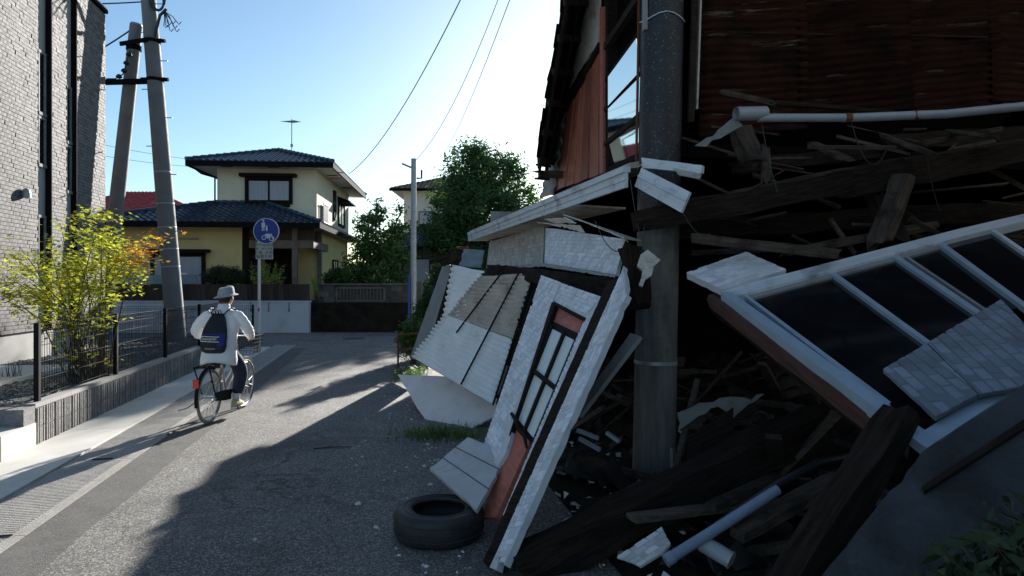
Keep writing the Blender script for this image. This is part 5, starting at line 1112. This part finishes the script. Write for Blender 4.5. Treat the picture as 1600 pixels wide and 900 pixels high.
# ------------------------------------------------------------------ cyclist
cy = empty('person', L3(0,.28,0), bz, 'cyclist in white shirt, navy trousers and grey hat seen from behind', 'person')
def skinned(name, verts, edges, radii, mt, parent, root=0, sub=2):
    me = bpy.data.meshes.new(name); Mi = XF[parent.name].inverted(); me.from_pydata([tuple(Mi@L3(*p)) for p in verts], edges, [])
    o = place(bpy.data.objects.new(name, me), parent, XF[parent.name].copy()); me.materials.append(mt)
    sk = o.modifiers.new('skin', 'SKIN'); sk.use_smooth_shade = True
    lay = me.skin_vertices[0] if me.skin_vertices else None
    if lay is None:
        bm2 = bmesh.new(); bm2.from_mesh(me); bm2.verts.layers.skin.verify(); bm2.to_mesh(me); bm2.free(); lay = me.skin_vertices[0]
    for i, r in enumerate(radii): lay.data[i].radius = (r, r) if not isinstance(r, tuple) else r
    lay.data[root].use_root = True
    sb = o.modifiers.new('smooth', 'SUBSURF'); sb.levels = sub; sb.render_levels = sub
    return o
# body: one continuous figure (skin), under the clothes
bv = [(0,.28,.88),(0,.31,1.02),(0,.36,1.2),(0,.41,1.33),(.0,.425,1.40),(.0,.45,1.46),(.005,.47,1.52),(.005,.47,1.58),
      (-.16,.38,1.28),(-.325,.42,1.10),(-.28,.56,1.0),(-.27,.60,.985), (.16,.38,1.28),(.28,.43,1.13),(.285,.55,1.01),(.27,.60,.985),
      (-.09,.32,.86),(-.13,.70,.80),(-.12,.52,.53),(-.12,.56,.475), (.09,.32,.86),(.12,.60,.53),(.135,.46,.19),(.135,.52,.155)]
be = [(0,1),(1,2),(2,3),(3,4),(4,5),(5,6),(6,7),(3,8),(8,9),(9,10),(10,11),(3,12),(12,13),(13,14),(14,15),(0,16),(16,17),(17,18),(18,19),(0,20),(20,21),(21,22),(22,23)]
brd = [.12,.11,.12,.07,.05,.062,.085,.07,.06,.045,.032,.035,.06,.045,.032,.035,.08,.06,.04,.035,.08,.06,.04,.035]
body = skinned('body', bv, be, brd, M['skin'], cy)
# face and ears, fingers round the grips
m = MB(); hc = V((.005,.47,1.50))
m.ball(L3(.005,.475,1.505), .078, .098, .115, 16, 12); m.ellipses([(L3(.04,.565,1.47), .015,.012), (L3(.045,.578,1.485), .014,.014), (L3(.04,.57,1.52), .008,.008)], 8)
m.ball(L3(.084,.47,1.50), .012, .024, .034, 8, 6); m.ball(L3(-.074,.46,1.50), .012, .024, .034, 8, 6)
m.build('head', M['skin'], cy, smooth=True)
for sx in (-1, 1):
    m = MB()
    for k_ in range(4):
        yy = .585+k_*.021; ln = (.9,1,.97,.8)[k_]
        pts = [(.27+.002,yy,.998), (.27-.026*ln,yy+.003,1.0), (.27-.034*ln,yy+.005,.98), (.27-.022,yy+.004,.958), (.27-.002,yy+.003,.952)]
        m.tube([L3(sx*x, y, z) for x, y, z in pts], [.0105,.0105,.0095,.009,.007], 6)
    m.tube([L3(sx*(.27+.005),.575,.99), L3(sx*(.27+.024),.605,.985), L3(sx*(.27+.022),.635,.972)], [.012,.011,.008], 6)
    m.build('fingers', M['skin'], body, smooth=True)
# eyes, mouth as small shapes on the face
for x in (-.03,.035): m = MB(); m.ball(L3(x+.012,.562,1.515), .012,.008,.007, 8, 6); m.build('eye', M['hair'], cy)
m = MB(); m.ball(L3(.02,.560,1.435), .024,.008,.006, 8, 6); m.build('mouth', M['reddoor'], cy)
m = MB(); m.ellipses([(L3(.003,.405,1.45),.06,.035),(L3(.003,.425,1.49),.078,.062),(L3(.003,.44,1.53),.086,.085),(L3(.003,.45,1.57),.086,.09)], 16); m.build('hair', M['hair'], cy, smooth=True)
# hat
hx = lambda x, y, z: L3(x+.005, y, z)
n = 28; rows = [(.135,.165,1.535,0),(.145,.178,1.53,0),(.100,.122,1.555,.0),(.098,.118,1.575,0),(.090,.108,1.625,0),(.075,.09,1.645,0),(.03,.04,1.65,0)]
m = MB(); m.rings([[hx(math.cos(2*math.pi*i/n)*a, .47+math.sin(2*math.pi*i/n)*b, z+(.035*math.cos(2*math.pi*i/n)*-1*0+.02*math.sin(2*math.pi*i/n)+.018*math.cos(2*math.pi*i/n))*(1 if j < 2 else .6)) for i in range(n)] for j, (a, b, z, _) in enumerate(rows)]); m.build('hat', M['hat'], cy, smooth=True)
# shirt: torso loft with folds, sleeves
n = 28; rows = [(.255,.705,.215,.185),(.26,.74,.22,.18),(.27,.82,.212,.165),(.285,.92,.20,.155),(.31,1.03,.205,.15),(.345,1.14,.22,.145),(.372,1.22,.232,.135),(.39,1.285,.215,.115),(.40,1.33,.165,.10),(.408,1.365,.095,.085),(.415,1.405,.066,.07)]
def rr3(i, z): a = 2*math.pi*i/n; return 1+.05*noise.noise(V((math.cos(a)*1.6, math.sin(a)*1.6, z*5)))+.03*noise.noise(V((math.cos(a)*4, math.sin(a)*4, z*9)))
m = MB(); m.rings([[L3(math.cos(2*math.pi*i/n)*w_*rr3(i,z), y+math.sin(2*math.pi*i/n)*d_*rr3(i,z), z-(.035*math.cos(4*math.pi*i/n) if j == 0 else 0)) for i in range(n)] for j, (y, z, w_, d_) in enumerate(rows)])
sh_ = m.build('shirt', M['shirt'], cy, smooth='all')
for nm, pts, rs in (('sleeve', [(-.14,.385,1.30),(-.22,.39,1.26),(-.295,.40,1.18),(-.35,.42,1.10),(-.345,.47,1.05),(-.305,.53,1.02),(-.285,.57,1.0)], [.064,.073,.074,.072,.066,.055,.04]),
                    ('sleeve', [(.14,.385,1.30),(.20,.39,1.27),(.25,.40,1.20),(.29,.43,1.12),(.295,.48,1.07),(.29,.53,1.03),(.285,.575,1.0)], [.064,.072,.071,.068,.062,.053,.04])):
    m = MB(); q = [L3(*p) for p in pts]; 
    f_ = []; fr = []
    for i in range(len(q)-1):
        for t in range(4): f_.append(q[i].lerp(q[i+1], t/4)); r = rs[i]+(rs[i+1]-rs[i])*t/4; fr.append(r*(1+.06*math.sin(len(f_)*1.9)))
    f_.append(q[-1]); fr.append(rs[-1]); m.tube(f_, fr, 16); m.build(nm, M['shirt'], sh_, smooth='all')
m = MB(); m.ellipses([(L3(0,.412,1.37),.085,.085),(L3(0,.418,1.42),.07,.075),(L3(0,.425,1.435),.066,.07)], 18, cap=False); m.build('collar', M['shirt'], sh_, smooth=True)
# trousers, socks, shoes
tv_ = [(0,.30,.84),(-.10,.34,.83),(-.125,.52,.81),(-.14,.70,.77),(-.13,.62,.66),(-.125,.54,.56), (.115,.34,.81),(.14,.48,.69),(.15,.60,.54),(.145,.545,.40),(.137,.47,.26)]
skinned('trousers', tv_, [(0,1),(1,2),(2,3),(3,4),(4,5),(0,6),(6,7),(7,8),(8,9),(9,10)], [(.12,.13),.098,.095,.09,.08,.07,.098,.105,.096,.086,.074], M['jeans'], cy)
for sx, ay, az in ((.135,.465,.20), (-.122,.51,.51)):
    m = MB(); m.tube([L3(sx,ay+.005,az+.09), L3(sx,ay,az), L3(sx,ay+.02,az-.03)], [.05,.043,.042], 12); m.build('sock', M['sock'], cy, smooth=True)
    m = MB(); b_ = [(ay-.075,az-.06,.03,.02),(ay-.065,az-.035,.036,.05),(ay-.02,az-.025,.042,.06),(ay+.05,az-.035,.045,.05),(ay+.12,az-.05,.046,.034),(ay+.17,az-.058,.036,.026),(ay+.19,az-.064,.02,.018)]
    m.rings([[L3(sx+math.cos(2*math.pi*i/14)*w_, y, z+math.sin(2*math.pi*i/14)*h_) for i in range(14)] for y, z, w_, h_ in b_]); sho = m.build('shoe', M['shoe'], cy, smooth=True)
    m = MB(); m.rings([[L3(sx+math.cos(2*math.pi*i/14)*w_*1.06, y+(.004 if y > ay else -.004), (az-.082)+math.sin(2*math.pi*i/14)*.010) for i in range(14)] for y, z, w_, h_ in b_]); m.build('sole', M['white'], sho, smooth=True)
# drawstring backpack
bp = empty('backpack', L3(0,.15,.85), bz, 'black and blue drawstring backpack worn by the cyclist', 'backpack')
n = 24; rows = [(.135,.835,.10,.03),(.115,.86,.135,.055),(.105,.92,.158,.07),(.125,1.02,.158,.075),(.16,1.12,.145,.07),(.20,1.21,.118,.055),(.235,1.275,.092,.035),(.25,1.305,.07,.02),(.25,1.32,.078,.022)]
ring_ = lambda y, z, a, b: [L3(math.cos(2*math.pi*i/n)*a*(1+.03*math.sin(i*2.7+z*20)), y+math.sin(2*math.pi*i/n)*b, z) for i in range(n)]
m = MB(); m.rings([ring_(*r) for r in rows]); bb_ = m.build('bag_body', M['bag'], bp, smooth='all')
def bagy(z, x=0):
    for i in range(len(rows)-1):
        if rows[i][1] <= z <= rows[i+1][1]:
            t = (z-rows[i][1])/(rows[i+1][1]-rows[i][1]); y, a, b = [rows[i][j]+(rows[i+1][j]-rows[i][j])*t for j in (0,2,3)]; return y-b*math.sqrt(max(.02, 1-(x/a)**2))
def patch(name, x0, x1, z0, z1, off, mt, nx=8, nz=4, skew=0):
    vs_ = [L3(x0+(x1-x0)*i/nx, bagy(z0+(z1-z0)*j/nz+skew*i/nx, x0+(x1-x0)*i/nx)-off, z0+(z1-z0)*j/nz+skew*i/nx) for j in range(nz+1) for i in range(nx+1)]
    m = MB(); m.add(vs_, [(j*(nx+1)+i, j*(nx+1)+i+1, (j+1)*(nx+1)+i+1, (j+1)*(nx+1)+i) for j in range(nz) for i in range(nx)]); return m.build(name, mt, bp, smooth='all')
patch('blue_panel', .075, .148, .90, 1.08, .004, M['bagblue']); patch('blue_band', -.145, .07, 1.062, 1.08, .004, M['bagblue'])
patch('white_stripe', -.145, .09, 1.044, 1.052, .006, M['white'], skew=-.008); patch('white_stripe', -.15, .09, .985, .993, .006, M['white'], skew=-.008)
tilt = math.atan2(bagy(1.05)-bagy(.99), .06)
text('Champion', .050, bb_, X@Matrix.Translation((-.035, bagy(1.02)-.006, 1.018))@Matrix.Rotation(math.pi/2-tilt, 4, 'X'), M['white'])
text('Champion', .030, bb_, X@Matrix.Translation((-.01, bagy(.90)-.008, .90))@Matrix.Rotation(math.pi/2-.05, 4, 'X'), M['plate'])
m = MB()
for x in (-.035, .0, .035): m.tube([L3(x-.012,.235,1.30), L3(x-.016,.205,1.345), L3(x,.20,1.37), L3(x+.016,.205,1.345), L3(x+.012,.235,1.30)], .006, 5)
m.build('gathered_top', M['bag'], bp, smooth=True)
for s in (-1, 1): m = MB(); m.tube([L3(s*.07,.235,1.30), L3(s*.10,.27,1.345), L3(s*.13,.33,1.385), L3(s*.135,.42,1.375), L3(s*.13,.48,1.28), L3(s*.13,.40,1.1), L3(s*.13,.25,.95), L3(s*.10,.15,.87)], .008, 6); m.build('strap', M['bag'], bp, smooth=True)

# ------------------------------------------------------------------ maple shrub in the yard
MBs = W(-4.55, 10.3, 0); MBs = G(135,600,.36)
mp_ = empty('maple_shrub', MBs, 0, 'sunlit yellow green maple shrub with orange tips behind the fence', 'shrub'); rg = random.Random(77); st = MB(); lf = MB(); lo = MB()
z0 = MBs.y
tips = [(20,400),(45,440),(10,470),(60,480),(95,350),(120,400),(140,380),(160,345),(175,335),(110,440),(140,450),(155,420),(195,380),(225,380),(240,378),(180,400),(150,480),(120,500),(90,510),(135,540),(160,560),(100,560),(30,385),(150,365),(70,420),(5,430),(165,460),(125,345),(15,415),(35,450),(0,455),(50,405),(210,372),(228,384),(150,340),(80,395),(105,420)]
for k, (u, v) in enumerate(tips):
    bx = MBs+V((rg.uniform(-.28,.22), rg.uniform(-.02,.25), -.03)); e = P(u, v, z0+rg.uniform(-.55,.55)); mid = bx.lerp(e,.5)+V((rg.uniform(-.08,.08), 0, .18)); mid.x = bx.x+(e.x-bx.x)*.35
    st.tube([bx, bx.lerp(mid,.5)+V((rg.uniform(-.04,.04),0,0)), mid, mid.lerp(e,.6)+V((0,0,.04)), e], [.011,.010,.008,.006,.003], 5)
    for t in range(8):
        c = mid.lerp(e, .25+.11*t)+V((rg.gauss(0,.09), rg.gauss(0,.10), rg.gauss(0,.06))); bs = rg.uniform(.2,.9)
        vv = HZ-(c.z-EYE)/c.y*F
        for i in range(23 if vv < 470 else 13 if vv < 520 else 6):
            q = c+V((rg.gauss(0,.11), rg.gauss(0,.11), rg.gauss(0,.055))); s = rg.uniform(.024,.046); an = rg.uniform(0,6.28); tl = V((rg.gauss(0,.35), rg.gauss(0,.35), 1)).normalized()
            x = V((math.cos(an), math.sin(an), 0)); x = (x-tl*x.dot(tl)).normalized(); y = tl.cross(x); pts = []
            for w_ in range(5):
                a = w_*1.256; pts.append(q+(x*math.cos(a)+y*math.sin(a))*s); pts.append(q+(x*math.cos(a+.628)+y*math.sin(a+.628))*s*.42)
            (lo if u > 215 and v < 420 and t > 3 else lf).add(pts, [tuple(range(10))], min(1, max(0, bs+rg.uniform(-.3,.3))))
st.build('stem', M['bark'], mp_, smooth=True); lf.build('foliage', M['leafY'], mp_); lo.build('orange_foliage', M['leafO'], mp_, label='orange tinted leaves at the right branch tips')
gb = P(20,590,9.2); gb.z = YH(9.5); 
t = empty('dry_tuft', gb, 0, 'small dry tuft beside the pale entrance path', 'plant'); m = MB()
for k in range(24): a = gb+V((rg.uniform(-.12,.12), rg.uniform(-.08,.08), 0)); m.tube([a, a+V((rg.uniform(-.05,.05), rg.uniform(-.05,.05), rg.uniform(.1,.25)))], [.005,.002], 4)
m.build('stem', M['bark'], t)

# ------------------------------------------------------------------ right far corner: steel pole, shrubs, rail, grass
sb = P(646,500,20.5); sb.z = 0; sp_ = empty('steel_pole', sb, 0, 'slim galvanised steel pole with blue tube at the right corner', 'pole'); tp = P(647,248,20.5)
m = MB(); m.tube([sb-V((0,0,.1)), V((sb.x,sb.y,3)), V((sb.x+.01,sb.y,tp.z))], [.09,.085,.08], 14); m.build('shaft', M['steel'], sp_, smooth=True)
m = MB(); m.tube([sb+V((-.13,-.04,0)), sb+V((-.13,-.04,1.9))], .035, 8); m.build('blue_tube', M['bluepipe'], sp_, smooth=True)
m = MB(); m.tube([V((sb.x,sb.y,tp.z-.3)), V((sb.x-.35,sb.y,tp.z-.15))], .03, 6); m.build('bracket', M['steel'], sp_)
m = MB(); m.tube([V((sb.x+.1,sb.y,tp.z-.6)), V((sb.x+.25,sb.y,tp.z-.6)), V((sb.x+.25,sb.y,tp.z-.35))], .03, 6); m.build('bracket', M['black'], sp_)
shrub('roadside_shrub', 'dark leafy shrub in front of the steel pole by the collapse', 648, 700, 452, 540, 15.2, M['leafA'], 300, 16, .07, 31, 0, round_=False)
shrub('roadside_shrub', 'taller dark shrub beside the weathered grey sheet', 668, 712, 415, 520, 16.4, M['leafH'], 330, 16, .08, 32, 0, round_=False)
shrub('roadside_shrub', 'low yellowish green shrub at the road edge by the rusty rail', 622, 668, 500, 560, 13.8, M['leafB'], 170, 16, .05, 33, 0, round_=False)
rl = empty('rusty_rail', P(640,545,13.4), 0, 'low rusty pipe rail among the roadside shrubs', 'rail'); m = MB(); a, b_ = P(622,523,13.4), P(668,520,13.2)
m.tube([a, b_], .02, 6); m.tube([a+V((0,0,-.3)), b_+V((0,0,-.28))], .016, 6); m.build('bar', M['rust'], rl)
for p in (a, b_): m = MB(); m.tube([V((p.x,p.y,0)), p+V((0,0,.02))], .02, 6); m.build('post', M['rust'], rl)
def tuft(name, label, c, a, b, n, h, seed, lm=M['grass']):
    rg = random.Random(seed); m = MB()
    for k in range(n):
        q = V((c.x+rg.gauss(0,a), c.y+rg.gauss(0,b), 0)); an = rg.uniform(0,6.28); d = V((math.cos(an), math.sin(an), 0)); hh = h*rg.uniform(.4,1.2); s = V((-d.y, d.x, 0))*.004
        m.add([q-s, q+s, q+d*hh*.3+V((0,0,hh*.7))+s*.7, q+d*hh*.3+V((0,0,hh*.7))-s*.7, q+d*hh*.75+V((0,0,hh))], [(0,1,2,3),(3,2,4)], rg.random())
    return m.build(name, lm, label=label, cat='grass', kind='stuff')
tuft('grass', 'green grass growing at the foot of the dusty white board', G(690,682), .26, .16, 700, .11, 41)
tuft('grass', 'bright green grass tuft left of the corrugated sheets', G(640,588), .13, .28, 600, .18, 42, M['leafB'])
